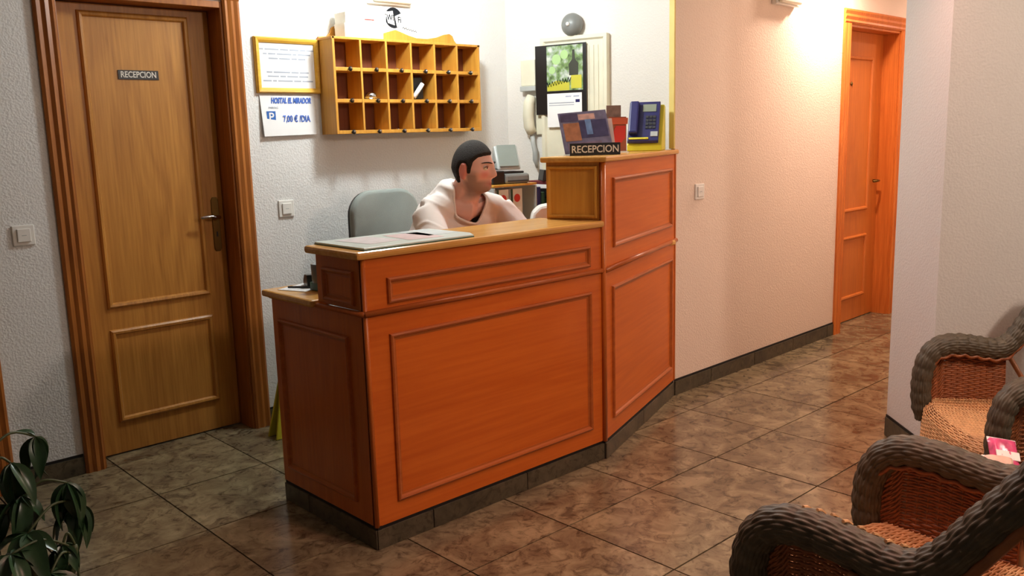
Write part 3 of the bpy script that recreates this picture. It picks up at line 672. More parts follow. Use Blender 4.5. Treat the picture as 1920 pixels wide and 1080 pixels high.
face(MB(), -.016, .052, .74, .93, .003).build('screen', M['lcd'], body)
for r_ in range(4):
    for c_ in range(3): face(MB(), .002+c_*.018, .016+c_*.018, .30+r_*.09, .365+r_*.09, .004).build('key_button', M['dgrey'], body)
hs = face(MB(), -.080, -.034, .14, .96, .030).build('handset', M['navy'], e, bevel=.008)
face(MB(), -.078, .02, .03, .07, .006).build('trim_line', M['yellow'], body)
face(MB(), .030, .066, .10, .22, .004).build('coin_cup', M['lgrey'], body)

# ------------------------------------------------------------------ desk behind the counter, left end
o = MB().box(-.10, .10, -.07, .07, 0, .002).build('paper_sheet', M['paper'], None, loc=(1.755, 3.07, .8735), rot=(0, 0, .35)); tag(o, 'white paper sheet on the low desk end', 'paper')
o = MB().tube([(-.06, 0, .005), (.055, 0, .005), (.065, 0, .005)], [.004, .004, .001], 8).build('pen', M['blackp'], None, True, loc=(1.715, 3.045, .8756), rot=(0, 0, -.9)); tag(o, 'black pen lying on the white paper', 'pen')
o = MB().box(-.05, .11, -.075, .075, 0, .032).build('book', M['green'], None, bevel=.003, loc=(1.775, 2.925, .8735), rot=(0, 0, .1)); tag(o, 'dark green book below the grey pen cup', 'book')
e = empty('pen_cup', (1.742, 2.955, .9062), 0, 'grey cup standing on the green book beside the counter', 'cup')
MB().lathe([(.030, 0), (.031, .008), (.033, .072), (.029, .072), (.027, .012)], 20).build('body', M['grey'], e, True)
o = MB().prism([(-.05, 0), (.05, 0), (.05, .02), (.02, .045), (-.045, .05)], -.018, .018, 'y').build('stapler', M['blackp'], None, bevel=.004, loc=(1.765, 3.075, .8765), rot=(0, 0, 1.2)); tag(o, 'small black stapler on the papers at the desk end', 'stapler')
# yellow floor stand, mostly hidden by the counter
e = empty('floor_stand', (2.10, 3.90, 0), 0, 'yellow plastic folding floor stand behind the left end of the counter', 'floor sign')
for sgn in (-1, 1):
    mb = MB(); mb.T = Matrix.Translation((0, -.04+sgn*.04, 0)) @ Matrix.Rotation(R(6*sgn), 4, 'X')
    mb.prism([(-.15, 0), (.15, 0), (.06, .42), (-.06, .42)], -.006, .006, 'y').build('board', M['yellow'], e, bevel=.003)

# ------------------------------------------------------------------ side desk with office things
e = empty('side_desk', (3.52, 3.62, 0), 0, 'oak side desk in the corner behind the receptionist', 'desk')
MB().box(-.40, .27, -.40, .40, .83, .855).build('desk_top', M['ctr_top'], e, bevel=.004)
for x in (-.38, .23):
    for y in (-.38, .34): MB().box(x, x+.04, y, y+.04, 0, .83).build('leg', M['ctr_z'], e)
e = empty('desk_shelf', (3.29, 3.60, .8555), 0, 'small wooden desk shelf holding box files', 'shelf')
MB().box(-.17, .15, -.13, .13, .315, .327).build('board', M['rack'], e, bevel=.002)
for x in (-.17, .140): MB().box(x, x+.008, -.13, .13, 0, .312).build('upright', M['lgrey'], e)
for x, lb in ((3.195, 'white box file with a red dot, left under the desk shelf'), (3.297, 'white box file with a red dot, right under the desk shelf')):
    f = empty('box_file', (x, 3.575, .856), 0, lb, 'file', 'box files under the desk shelf')
    MB().box(-.044, .044, -.09, .12, 0, .30).build('box_body', M['white'], f, bevel=.002)
    MB().box(-.043, -.028, -.0915, -.09, 0, .30).build('green_edge', M['green'], f)
    MB().lathe([(.022, 0), (.022, .002)], 20, (.004, -.09, .25), 'y').build('red_dot', M['redink'], f)
    MB().box(-.022, .032, -.0915, -.09, .06, .20).build('label_sheet', M['paper'], f)
e = empty('card_terminal', (3.29, 3.55, 1.258), R(-25), 'light grey payment terminal on top of the dark machine', 'terminal')
MB().prism([(-.05, 0), (.05, 0), (.055, .03), (.038, .125), (.015, .132), (-.03, .05)], -.068, .068, 'x').build('body', M['lgrey'], e, bevel=.010)
mb = MB(); mb.prism([(-.053, .022), (-.052, .018), (.012, .132), (.009, .134)], -.055, .055, 'x').build('screen', plain('grey_screen', srgb(128, 136, 130), .3), e, bevel=.002)
e = empty('printing_machine', (3.285, 3.56, 1.183), R(-10), 'black and grey receipt machine on the desk shelf', 'machine')
MB().box(-.12, -.045, -.07, .08, 0, .072).build('black_block', M['blackp'], e, bevel=.006); MB().box(-.045, .115, -.075, .08, 0, .055).build('grey_block', M['grey'], e, bevel=.014)
MB().box(-.03, .10, -.079, -.070, .012, .020).build('slot', M['dgrey'], e); MB().box(-.03, .10, -.04, .05, .055, .066).build('lid', M['dgrey'], e, bevel=.004)
for x, w_, c, lb, h in ((3.455, .028, 'navy', 'navy blue ring binder standing beside the desk shelf', .30), (3.488, .022, 'green', 'dark green binder beside the navy one', .27)):
    f = empty('ring_binder', (x, 3.50, .856), 0, lb, 'binder'); MB().box(-w_/2, w_/2, -.03, .18, 0, h).build('cover', M[c], f, bevel=.003); MB().lathe([(.008, 0), (.008, .002)], 12, (0, -.03, .06), 'y').build('finger_ring', M['chrome'], f)
z = .856
for hgt, wx, wy, c, lb, rz in ((.20, .085, .10, 'dgrey', 'dark grey storage box under the pile of folders', .0), (.030, .085, .11, 'green', 'green black folder low in the pile', .15), (.055, .080, .10, 'blackp', 'black box in the middle of the pile', -.1), (.022, .085, .10, 'paper', 'white ream of paper under the maroon folder', .08), (.020, .08, .10, 'maroon', 'maroon folder near the top of the pile', 0)):
    o = MB().box(-wx, wx, -wy, wy, 0, hgt).build('folder' if hgt < .05 else 'storage_box', M[c], None, bevel=.003, loc=(3.60, 3.52, z), rot=(0, 0, rz)); tag(o, lb, 'folder' if hgt < .05 else 'box'); z += hgt+.0006
o = MB().prism([(-.065, 0), (.065, 0), (.06, .045), (-.055, .062)], -.05, .05, 'y').build('desk_tray', M['blackp'], None, bevel=.004, loc=(3.585, 3.50, z), rot=(0, 0, -.5)); tag(o, 'black wedge shaped tray on top of the folder pile', 'tray')
e = empty('desk_printer', (3.13, 3.075, .8735), R(-40), 'white rounded printer on the desk beside the tall counter end', 'printer')
MB().prism([(-.10, 0), (.10, 0), (.10, .12), (.092, .18), (.06, .218), (0, .230), (-.05, .222), (-.085, .19), (-.10, .12)], -.06, .06, 'y').build('body', M['white'], e, bevel=.014)
MB().box(-.08, .08, -.066, -.058, .03, .045).build('paper_slot', M['dgrey'], e); MB().box(.005, .013, -.068, -.060, .05, .20).build('lever', M['lgrey'], e)
MB().box(-.06, .06, -.10, -.06, .024, .028).build('paper', M['paper'], e)
o = MB().ball((0, 0, .022), (.03, .022, .022), 14, 8).build('sponge', plain('lime_sponge', srgb(150, 160, 50), .8), None, True, loc=(3.02, 2.93, .8735)); tag(o, 'small lime green sponge on the desk beside the receptionist', 'sponge')

# ------------------------------------------------------------------ office chair
e = empty('office_chair', (2.585, 3.50, 0), 0, 'grey office chair with a rounded back behind the counter', 'chair')
def rrect(hx, z0, z1, rr, n=7):
    pts = []
    for cx_, cz, a0_ in ((hx-rr, z1-rr, 0), (-hx+rr, z1-rr, 90), (-hx+rr*.6, z0+rr*.6, 180), (hx-rr*.6, z0+rr*.6, 270)):
        q_ = rr if a0_ < 180 else rr*.6
        pts += [(cx_+q_*math.cos(R(a0_+90*k/n)), cz+q_*math.sin(R(a0_+90*k/n))) for k in range(n+1)]
    return pts
o = MB().prism(rrect(.205, .66, 1.19, .12), .185, .235, 'y').build('backrest', M['chair_f'], e, True, bevel=.018)
MB().prism(rrect(.20, .665, 1.185, .12), .236, .245, 'y').build('back_shell', M['dgrey'], e)
MB().prism([(-.23, -.20), (-.18, -.24), (.18, -.24), (.23, -.20), (.23, .18), (.18, .22), (-.18, .22), (-.23, .18)], .44, .51).build('seat', M['chair_f'], e, bevel=.018)
MB().tube([(0, .12, .435), (0, .27, .43), (0, .268, .55), (0, .262, .80)], .016, 8, squash=.6).build('back_bracket', M['blackp'], e, True)
MB().lathe([(.05, .40), (.05, .44)], 16).build('seat_plate', M['blackp'], e); MB().lathe([(.026, .08), (.026, .25), (.018, .25), (.018, .41)], 14).build('gas_column', M['blackp'], e)
for k in range(5):
    a = R(72*k+20); l_ = MB().tube([(0, 0, .10), (.28*math.cos(a), .28*math.sin(a), .075)], [.026, .016], 8).build('base_arm', M['blackp'], e)
    MB().lathe([(.025, -.018), (.028, -.012), (.028, .012), (.025, .018)], 14, (.28*math.cos(a), .28*math.sin(a), .030), 'x').build('castor', M['blackp'], l_)

# ------------------------------------------------------------------ remeshing helper for soft bodies
def remeshed(mb, voxel, smooth_it=4, extra=None):
    me = mb.mesh('tmp', [M['skin']]); o = bpy.data.objects.new('tmp', me); col.objects.link(o)
    r_ = o.modifiers.new('r', 'REMESH'); r_.mode = 'VOXEL'; r_.voxel_size = voxel; r_.use_smooth_shade = True
    s_ = o.modifiers.new('s', 'SMOOTH'); s_.factor = .5; s_.iterations = smooth_it
    bpy.context.view_layer.update()
    dg = bpy.context.evaluated_depsgraph_get(); out = bpy.data.meshes.new_from_object(o.evaluated_get(dg))
    bpy.data.objects.remove(o); return out
def cut(me, keep):
    """drop the faces whose centre fails keep()"""
    b = bmesh.new(); b.from_mesh(me)
    bad = [f for f in b.faces if not keep(f.calc_center_median())]
    bmesh.ops.delete(b, geom=bad, context='FACES'); b.to_mesh(me); b.free(); return me
def gauss(x, s): return math.exp(-(x/s)**2)

# ------------------------------------------------------------------ receptionist
HC = Vector((2.665, 3.10, 1.298))                       # head centre
HR = Matrix.Rotation(math.atan2(-.933, .365)-math.pi/2, 4, 'Z') @ Matrix.Rotation(R(-3), 4, 'X')
HM = Matrix.Translation(HC) @ HR                        # local: x to his right... y forward, z up
def head_pt(n, grow=0.0):
    """point of the head surface in direction n (unit, local)"""
    x, y, z = n
    p = Vector((x*.076, y*.099, z*.121))
    t = max(0.0, -p.z/.121)
    if t > 0:
        p.x *= 1-.17*t**1.6
        if p.y < 0: p.y *= 1-.42*t
        else: p.y *= 1-.02*t
        p.z *= 1.0+.03*max(0, y)
    if p.y > 0:                                         # flatter, narrower face
        p.y *= 1-.10*abs(x)
    if z > 0 and y > 0: p.y *= 1-.06*z                  # sloping forehead
    f = max(0.0, y)**1.5
    X, Z = p.x, p.z
    p.y += f*(.007*gauss(Z-.026, .014)*gauss(X, .055)                       # brow
              - .012*gauss(Z-.008, .014)*(gauss(X-.032, .017)+gauss(X+.032, .017))   # sockets
              + .008*gauss(Z-.004, .020)*gauss(X, .010)                    # nose bridge
              + .017*gauss(Z+.016, .018)*gauss(X, .011)
              + .016*gauss(Z+.030, .011)*gauss(X, .013)                    # nose tip
              + .006*gauss(Z+.034, .009)*(gauss(X-.013, .008)+gauss(X+.013, .008))
              - .005*gauss(Z+.048, .007)*gauss(X, .03)
              + .007*gauss(Z+.060, .007)*gauss(X, .022) + .006*gauss(Z+.074, .007)*gauss(X, .019)   # lips
              - .004*gauss(Z+.067, .0035)*gauss(X, .022) - .004*gauss(Z+.086, .008)*gauss(X, .03)
              + .052*gauss(Z+.100, .024)*gauss(X, .034))                   # chin
    p.x += math.copysign(.004*gauss(Z+.018, .018)*gauss(p.y-.055, .03)+.004*gauss(Z+.075, .03)*gauss(p.y-.01, .04), x)
    if grow: p += Vector(n)*grow
    return p
def head_grid(nu, nv, grow=0.0):
    pts = []
    for i in range(nv+1):
        ph = math.pi*i/nv
        for k in range(nu):
            a = 2*math.pi*k/nu
            pts.append(head_pt((math.sin(ph)*math.cos(a), math.sin(ph)*math.sin(a), -math.cos(ph)), grow))
    return pts
def grid_faces(nu, nv): return [(i*nu+k, i*nu+(k+1) % nu, (i+1)*nu+(k+1) % nu, (i+1)*nu+k) for i in range(nv) for k in range(nu)]
person = empty('person', (2.60, 3.45, 0), 0, 'man in a white T-shirt leaning on the desk and looking to the right', 'person')
def pl(me, name, mats, **kw):
    me.materials.clear()
    for m in mats: me.materials.append(m)
    o = link(name, me, person, **kw); o.location = (-2.60, -3.45, 0); return o
SR, SL = Vector((2.485, 3.235, 1.100)), Vector((2.835, 3.125, 1.098))      # right and left shoulder
ER, EL = Vector((2.440, 3.075, .915)), Vector((2.925, 2.995, .915))
WR_, WL = Vector((2.62, 2.955, .905)), Vector((2.80, 2.92, .905))
NB = Vector((2.640, 3.190, 1.150)); PE = Vector((2.58, 3.56, .56)); CH = Vector((2.645, 3.270, 1.01)); BE = Vector((2.60, 3.43, .78))
def side(v, k): return v
b = MB()
b.T = HM; b.add(head_grid(72, 56), grid_faces(72, 56))
for sg in (-1, 1):
    b.T = HM @ Matrix.Translation((sg*.074, -.012, -.010)) @ Matrix.Rotation(R(-22*sg), 4, 'Z') @ Matrix.Rotation(R(-10), 4, 'X')
    b.ball((0, 0, 0), (.0085, .017, .031), 14, 10)
    b.tube([(sg*.006, .019*math.cos(t)*(.85 if math.sin(t) < 0 else 1), .032*math.sin(t)) for t in [R(a_) for a_ in range(60, 320, 20)]], .0052, 8)
    b.ball((0, .006, -.030), (.006, .009, .010), 10, 6)
b.T = Matrix.Identity(4)
hb = HM @ Vector((0, -.030, -.055)); jaw = HM @ Vector((0, .012, -.075))
b.tube([NB+Vector((0, .03, -.06)), NB, NB*.45+hb*.55, hb], [.070, .060, .055, .052], 20)
b.tube([NB+Vector((.005, -.02, -.05)), jaw+Vector((0, .012, -.015)), jaw], [.055, .042, .036], 16)
b.tube([NB+Vector((-.05, .0, -.03)), NB+Vector((.005, -.055, -.045)), NB+Vector((.06, -.02, -.04))], [.046, .057, .046], 14)
# chest and shoulders under the shirt
b.tube([CH+Vector((0, 0, -.10)), CH, CH+Vector((0, -.02, .07)), NB+Vector((0, 0, -.01))], [.11, .12, .10, .06], 20)
for S_ in (SR, SL): b.tube([NB+Vector((0, 0, -.05)), NB*.45+S_*.55+Vector((0, 0, .0)), S_], [.056, .050, .046], 14)
for S_, E_, W_ in ((SR, ER, WR_), (SL, EL, WL)):
    b.tube([S_, S_*.5+E_*.5, E_], [.052, .046, .038], 14); b.ball(tuple(E_), .039, 14, 10)
    b.tube([E_, E_*.6+W_*.4, W_], [.038, .038, .026], 14)
    d = (W_-E_).normalized(); u = Vector((-d.y, d.x, 0)); sgn = 1 if S_ is SR else -1
    palm = W_+d*.05
    b.tube([W_, W_+d*.03, palm+d*.04], [.026, .036, .036], 12, squash=.45)
    for k, (ln, off) in enumerate(((.070, -.028), (.080, -.010), (.075, .009), (.058, .026))):
        p0 = palm+d*.025+u*off; p1 = p0+d*ln*.5+Vector((0, 0, .008)); p2 = p0+d*ln*.9+Vector((0, 0, -.012))
        b.tube([p0, p1, p2], [.0095, .009, .0075], 8); b.ball(tuple(p2), .0076, 8, 6)
    t0 = W_+d*.03+u*(-.03*sgn if sgn > 0 else .03); tu = u*(-1 if sgn > 0 else 1)
    b.tube([W_+d*.02, W_+d*.045+tu*.040, W_+d*.085+tu*.050], [.016, .012, .009], 8)
me = remeshed(b, .0042, 3)
# skin tint: stubble, lips, flushed cheeks and ears
inv = HM.inverted(); ca = me.color_attributes.new('tint', 'FLOAT_COLOR', 'POINT')
skin_c, stub_c, lip_c, flush_c = Vector(srgb(234, 184, 168)[:3]), Vector(srgb(140, 114, 106)[:3]), Vector(srgb(158, 84, 84)[:3]), Vector(srgb(222, 128, 118)[:3])
buf = []
for v in me.vertices:
    p = inv @ v.co; c = skin_c.copy()
    if p.length < .17:
        st = max(0, min(1, (-.040-p.z)/.022))*max(0, min(1, (p.y+.030)/.03))*max(0, min(1, (p.z+.15)/.03))
        if abs(p.x) > .045: st = max(st, max(0, min(1, (.0-p.z)/.03))*max(0, min(1, (p.y+.005)/.015))*max(0, min(1, (.062-p.y)/.02)))
        st *= 1-gauss(p.z+.067, .011)*gauss(p.x, .022)*(1 if p.y > .06 else 0)
        c = c.lerp(stub_c, .80*st)
        c = c.lerp(flush_c, .8*gauss(p.z+.024, .022)*gauss(abs(p.x)-.038, .022)*(1 if p.y > .03 else 0)*(1-st))
        c = c.lerp(lip_c, .95*gauss(p.z+.067, .011)*gauss(p.x, .021)*(1 if p.y > .07 else 0))
        if abs(p.x) > .074: c = c.lerp(flush_c, .8)
    buf += [c.x, c.y, c.z, 1]
ca.data.foreach_set('color', buf)
pl(me, 'body', [M['skin']], smooth=True)
# hair: a cap that rises out of the scalp along the hairline
HL = [(.110, .070), (.078, .062), (.050, .053), (.034, .036), (.026, .004), (.021, -.020), (.005, -.020), (.005, .010), (-.002, .024), (-.026, .024), (-.034, .0), (-.036, -.035), (-.042, -.086), (-.3, -.086), (-.3, .3), (.3, .3), (.3, .080)]
def hair_depth(y, z):
    """signed distance inside the hairline polygon, seen from the side"""
    best, ins = 9.0, False
    for (ay, az), (by, bz) in zip(HL, HL[1:]+HL[:1]):
        ey, ez = by-ay, bz-az; k = max(0, min(1, ((y-ay)*ey+(z-az)*ez)/(ey*ey+ez*ez)))
        best = min(best, math.hypot(y-ay-k*ey, z-az-k*ez))
        if (az > z) != (bz > z) and y < (by-ay)*(z-az)/(bz-az)+ay: ins = not ins
    return best if ins else -best
nu, nv = 96, 72; pts_ = []; dep = []
for i in range(nv+1):
    ph = math.pi*i/nv
    for k in range(nu):
        a_ = 2*math.pi*k/nu; n_ = (math.sin(ph)*math.cos(a_), math.sin(ph)*math.sin(a_), -math.cos(ph)); p = head_pt(n_)
        d_ = hair_depth(p.y, p.z); dep.append(d_); g_ = max(-.004, min(.009, d_*1.1-.0005+.0012*mnoise.noise(p*90)))
        pts_.append(p+Vector(n_)*g_)
hm = MB(); hm.T = HM; hm.add(pts_, [f for f in grid_faces(nu, nv) if max(dep[i] for i in f) > -.012])
me = hm.mesh('hair', [M['hair']]); bm_ = bmesh.new(); bm_.from_mesh(me)
bmesh.ops.delete(bm_, geom=[v for v in bm_.verts if not v.link_faces], context='VERTS'); bm_.to_mesh(me); bm_.free()
pl(me, 'hair', [M['hair']], smooth=True)
for sg in (-1, 1):
    eb = MB(); eb.T = HM; eb.ball((sg*.031, .0755, .0075), .0125, 16, 12); eo = pl(eb.mesh('eyeball', [M['eye']]), 'eyeball', [M['eye']], smooth=True)
    ib = MB(); ib.T = HM; ib.ball((sg*.031+.001, .0835, .0075), .0058, 12, 8); io = link('iris', ib.mesh('iris', [M['iris']]), eo, smooth=True)
    lid = MB(); lid.T = HM; lid.tube([(sg*.031+dx_, .0865-abs(dx_)*.30+.0008, .0140-abs(dx_)**2*22) for dx_ in (-.016, -.008, 0, .008, .016)], [.0022, .0032, .0035, .0032, .0022], 8); pl(lid.mesh('eyelid', [M['iris']]), 'eyelid', [plain('eyelid_skin', srgb(150, 96, 82), .5)], smooth=True)
    br = MB(); br.T = HM; br.tube([(sg*(.012+.010*k), .1015-.0016*k*k-.002*k, .0275+.0045*math.sin(k*.75)) for k in range(5)], [.003, .0045, .0045, .004, .002], 8, squash=.6); pl(br.mesh('eyebrow', [M['hair']]), 'eyebrow', [M['hair']], smooth=True)
# T-shirt
t = MB()
t.tube([PE, BE, CH+Vector((-.01, .02, -.03)), CH+Vector((-.01, .01, .065)), NB+Vector((-.008, .012, .030)), NB+Vector((-.004, -.005, .07))], [.155, .155, .160, .138, .088, .070], 24)
t.tube([SR+Vector((.02, .02, -.06)), CH+Vector((0, -.01, .02)), SL+Vector((-.02, .02, -.06))], [.090, .130, .090], 20)
for S_, E_ in ((SR, ER), (SL, EL)):
    t.tube([NB+Vector((0, .01, -.030)), NB*.45+S_*.55+Vector((0, .0, -.004)), S_+Vector((0, 0, -.004))], [.076, .070, .066], 18)
    m1 = S_*.30+E_*.70; t.tube([S_, S_*.6+E_*.4, m1, m1+(E_-S_)*.16], [.068, .066, .068, .070], 20)
me = remeshed(t, .0075, 14)
COL = Vector((2.655, 3.140, 1.160)); COL_F = Vector((.05, -.17, -.115)).normalized(); COL_S = COL_F.cross(Vector((0, 0, 1))).normalized(); COL_N = COL_S.cross(COL_F)
nrms = [v.normal.copy() for v in me.vertices]
for v, nrm in zip(me.vertices, nrms):                   # cloth folds
    q_ = v.co
    s_ = mnoise.noise(Vector((q_.x*14+q_.z*16, q_.y*10-q_.z*8, q_.z*4)))
    v.co = q_+nrm*(.007*max(0, .5-abs(s_)*2.2)+.003)
bm_ = bmesh.new(); bm_.from_mesh(me)
def open_at(co, no, centre, rad):
    fs_ = [f for f in bm_.faces if (f.calc_center_median()-centre).length < rad]
    g_ = list({v for f in fs_ for v in f.verts})+list({e_ for f in fs_ for e_ in f.edges})+fs_
    bmesh.ops.bisect_plane(bm_, geom=g_, plane_co=co, plane_no=no, clear_outer=True)
RS, RF = .078, .102
def ell(c): p = c-COL; return math.hypot(p.dot(COL_S)/RS, p.dot(COL_F)/RF)
bmesh.ops.delete(bm_, geom=[f for f in bm_.faces if ell(f.calc_center_median()) < 1 and (f.calc_center_median()-COL).dot(COL_N) > -.075 and (f.calc_center_median()-COL).length < .2], context='FACES')
bmesh.ops.delete(bm_, geom=[v for v in bm_.verts if not v.link_faces], context='VERTS')
rim_ = [v for v in bm_.verts if v.is_boundary and (v.co-COL).length < .2]
for v in rim_:
    p = v.co-COL; k_ = 1/max(.3, ell(v.co)); v.co = COL+COL_N*p.dot(COL_N)+COL_S*p.dot(COL_S)*k_+COL_F*p.dot(COL_F)*k_
rim_.sort(key=lambda v: math.atan2((v.co-COL).dot(COL_F), (v.co-COL).dot(COL_S)))
ring_ = [v.co.copy() for v in rim_]; n_ = len(ring_)
ring_ = [sum((ring_[(i+j) % n_] for j in range(-4, 5)), Vector())/9 for i in range(0, n_, 3)]
for S_, E_ in ((SR, ER), (SL, EL)):
    d = (E_-S_).normalized(); c_ = S_+(E_-S_)*.72; open_at(c_, d, c_+d*.03, .12)
bm_.to_mesh(me); bm_.free()
sh_ = pl(me, 'tshirt', [M['shirt']], smooth=True); m_ = sh_.modifiers.new('thick', 'SOLIDIFY'); m_.thickness = .003; m_.offset = 0
if len(ring_) > 8: cr = MB(); cr.tube(ring_, .0058, 8, closed=True); pl(cr.mesh('collar', [M['shirt']]), 'collar', [M['shirt']], smooth=True)
# jeans and shoes (hidden behind the counter)
j = MB(); j.tube([PE+Vector((0, .0, .10)), PE, PE+Vector((0, -.02, -.03))], [.15, .165, .15], 18)
for sg in (-1, 1):
    hip = PE+Vector((sg*.09, -.02, .0)); kn = Vector((2.58+sg*.13, 3.20, .545)); an = Vector((2.58+sg*.13, 3.26, .10))
    j.tube([hip, hip*.5+kn*.5, kn], [.090, .080, .064], 14); j.ball(tuple(kn), .064, 14, 8); j.tube([kn, kn*.5+an*.5, an], [.062, .058, .052], 14)
    so = MB(); so.tube([an+Vector((0, .05, -.055)), an+Vector((0, 0, -.055)), an+Vector((0, -.10, -.065)), an+Vector((0, -.16, -.070))], [.036, .042, .038, .026], 12); pl(so.mesh('shoe', [M['shoe']]), 'shoe', [M['shoe']], smooth=True)
pl(remeshed(j, .012, 3), 'jeans', [M['jeans']], smooth=True)

# ------------------------------------------------------------------ wicker
def woven(S, nu, nv, amp=.0026, wr=.0026, sr=.0030, sides=4, sq=1.75):
    """stakes along v, weavers along u passing over and under them; S(u,v) -> point"""
    mb = MB(); e_ = 1e-3
    def nrm(u, v):
        a = S(min(u+e_, 1), v)-S(max(u-e_, 0), v); b_ = S(u, min(v+e_, 1))-S(u, max(v-e_, 0)); c = a.cross(b_)
        return c.normalized() if c.length > 1e-12 else Vector((0, 0, 1))
    for i in range(nu+1):
        u = i/nu; mb.tube([S(u, k/14) for k in range(15)], sr, 5)
    for jv in range(nv):
        v = (jv+.5)/nv; pts = []
        for i in range(2*nu+1):
            u = i/(2*nu); sg = (1 if (i//2+jv) % 2 else -1) if i % 2 == 0 else 0
            pts.append(S(u, v)+nrm(u, v)*amp*sg)
        mb.tube(pts, wr, sides, squash=sq, caps=False)
    return mb
def catmull(P, n):
    out = []; P = [Vector(p) for p in P]
    for i in range(len(P)-1):
        p0, p1, p2, p3 = P[max(i-1, 0)], P[i], P[i+1], P[min(i+2, len(P)-1)]
        for k in range(n):
            t_ = k/n; out.append(.5*((2*p1)+(p2-p0)*t_+(2*p0-5*p1+4*p2-p3)*t_*t_+(3*p1-p0-3*p2+p3)*t_**3))
    out.append(P[-1]); return out
def resample(path, step):
    L_ = [0]
    for a, b_ in zip(path, path[1:]): L_.append(L_[-1]+(b_-a).length)
    n = max(2, int(L_[-1]/step)); res = []; j_ = 0
    for i in range(n+1):
        s_ = L_[-1]*i/n
        while j_ < len(path)-2 and L_[j_+1] < s_: j_ += 1
        k = (s_-L_[j_])/max(1e-9, L_[j_+1]-L_[j_]); res.append(path[j_].lerp(path[j_+1], k))
    return res, L_[-1]
def woven_roll(path, rad, around=26, step=.006, ring=.024):
    pts, L_ = resample(path, step); n = around*4; vs, fs = [], []; u = None
    for i, p in enumerate(pts):
        t_ = (pts[min(i+1, len(pts)-1)]-pts[max(i-1, 0)]).normalized()
        if u is None: u = t_.cross(Vector((1, 0, 0))).normalized()
        u = (u-t_*u.dot(t_)).normalized(); v = t_.cross(u); s_ = L_*i/(len(pts)-1)
        endf = min(1.0, .72+.28*min(s_, L_-s_)/.05)
        for k in range(n):
            a = k/n*around; wv = abs(math.sin(math.pi*a)); par = int(a) % 2
            r_ = rad*endf*(.93+.12*abs(math.cos(math.pi*s_/.046))**.6)+.0026*wv**.6+.0016*math.cos(math.pi*s_/ring+math.pi*par)*wv
            an = 2*math.pi*k/n; vs.append(p+r_*(math.cos(an)*u+math.sin(an)*v))
    for i in range(len(pts)-1):
        for k in range(n): fs.append((i*n+k, i*n+(k+1) % n, (i+1)*n+(k+1) % n, (i+1)*n+k))
    fs += [tuple(range(n))[::-1], tuple(range((len(pts)-1)*n, len(pts)*n))]
    return MB().add(vs, fs)
HALF = [(.300, .335, .30), (.302, .350, .40), (.302, .346, .49), (.302, .318, .558), (.302, .262, .593), (.302, .185, .598), (.302, .10, .587), (.302, .03, .578), (.302, -.03, .588), (.302, -.085, .635), (.300, -.14, .71), (.292, -.20, .79), (.272, -.262, .875), (.215, -.325, .955), (.11, -.352, .99), (0, -.360, 1.0)]
ROLL_PTS = HALF+[(-x, y, z) for x, y, z in HALF[-2::-1]]
RAIL = catmull(ROLL_PTS, 8); ARM = catmull(HALF[:9], 8)
ARM_LINE = [(p.y, p.z) for p in catmull(HALF[4:9], 10)]
def arm_top(y):                                          # centre line of the arm roll over y
    return min(ARM_LINE, key=lambda p: abs(p[0]-y))[1]
def make_wicker_chair(loc, rz, label):
    e = empty('wicker_armchair', loc, rz, label, 'armchair', 'wicker armchairs by the pillar')
    woven_roll(RAIL, .040).build('arm_and_back_roll', M['wickd'], e, True)
    inner = [p+Vector((-.030*(1 if p.x > 0 else -1 if p.x < 0 else 0), .02 if abs(p.x) < .2 else 0, -.036)) for p in RAIL]
    ip, L_ = resample(inner[6:-6], .012)
    MB().tube([p+Vector((0, .003*math.sin(i*1.3), .004*math.cos(i*1.3))) for i, p in enumerate(ip)], .0062, 6).build('braided_edge', M['wick'], e, True)
    for sg in (1, -1):
        def S(u, v, sg=sg):
            y = -.03+.355*u; zt = arm_top(min(y, .262))-.02 if y < .262 else .555-max(0, y-.262)*1.1
            return Vector((sg*(.298-.012*math.sin(math.pi*v)), y, .13+(zt-.13)*v))
        woven(S, 13, 58).build('arm_panel', M['wick'], e, True)
        MB().tube(catmull([(sg*.335, .10, .545), (sg*.335, -.02, .530), (sg*.332, -.10, .590), (sg*.322, -.20, .730), (sg*.300, -.27, .830)], 6), .011, 8).build('cane_edge', M['cane'], e, True)
        MB().tube([(sg*.328, -.06, .550), (sg*.320, -.17, .40), (sg*.31, -.26, .28)], .011, 8).build('cane_brace', M['cane'], e, True)
        MB().tube([(sg*.30, .315, .0), (sg*.30, .325, .34)], .019, 10).build('leg', M['cane'], e, True)
        MB().tube([(sg*.285, -.345, .0), (sg*.285, -.265, .40), (sg*.29, -.225, .74)], .018, 10).build('leg', M['cane'], e, True)
        MB().tube([(sg*.30, .32, .12), (sg*.287, -.315, .12)], .011, 8).build('stretcher', M['cane'], e, True)
    def SE(u, v): return Vector((-.285+.57*u, -.27+(.68-.075*abs(2*u-1)**3)*v, .368+.018*v-.020*math.sin(math.pi*u)*math.sin(math.pi*v)-(.03*max(0, v-.93)/.07)))
    woven(SE, 20, 84).build('seat', M['wickt'], e, True)
    def AP(u, v): return Vector((-.28+.56*u, .405-.07*abs(2*u-1)**3+.010*math.sin(math.pi*v), .13+.225*v))
    woven(AP, 20, 32).build('front_apron', M['wickt'], e, True)
    def BK(u, v):
        x = (-1+2*u); wv = .205+.045*v; zt = .955-.10*abs(x)**3
        return Vector((x*wv, -.268-.075*v+.04*abs(x)**2, .38+(zt-.38)*v))
    woven(BK, 16, 72).build('back_panel', M['wick'], e, True)
    MB().tube([(-.30, .33, .12), (.30, .33, .12)], .011, 8).build('stretcher', M['cane'], e, True)
    return e
near = make_wicker_chair((1.960, .660, 0), 0, 'nearest wicker armchair, its dark arm roll frayed, at the lower right')
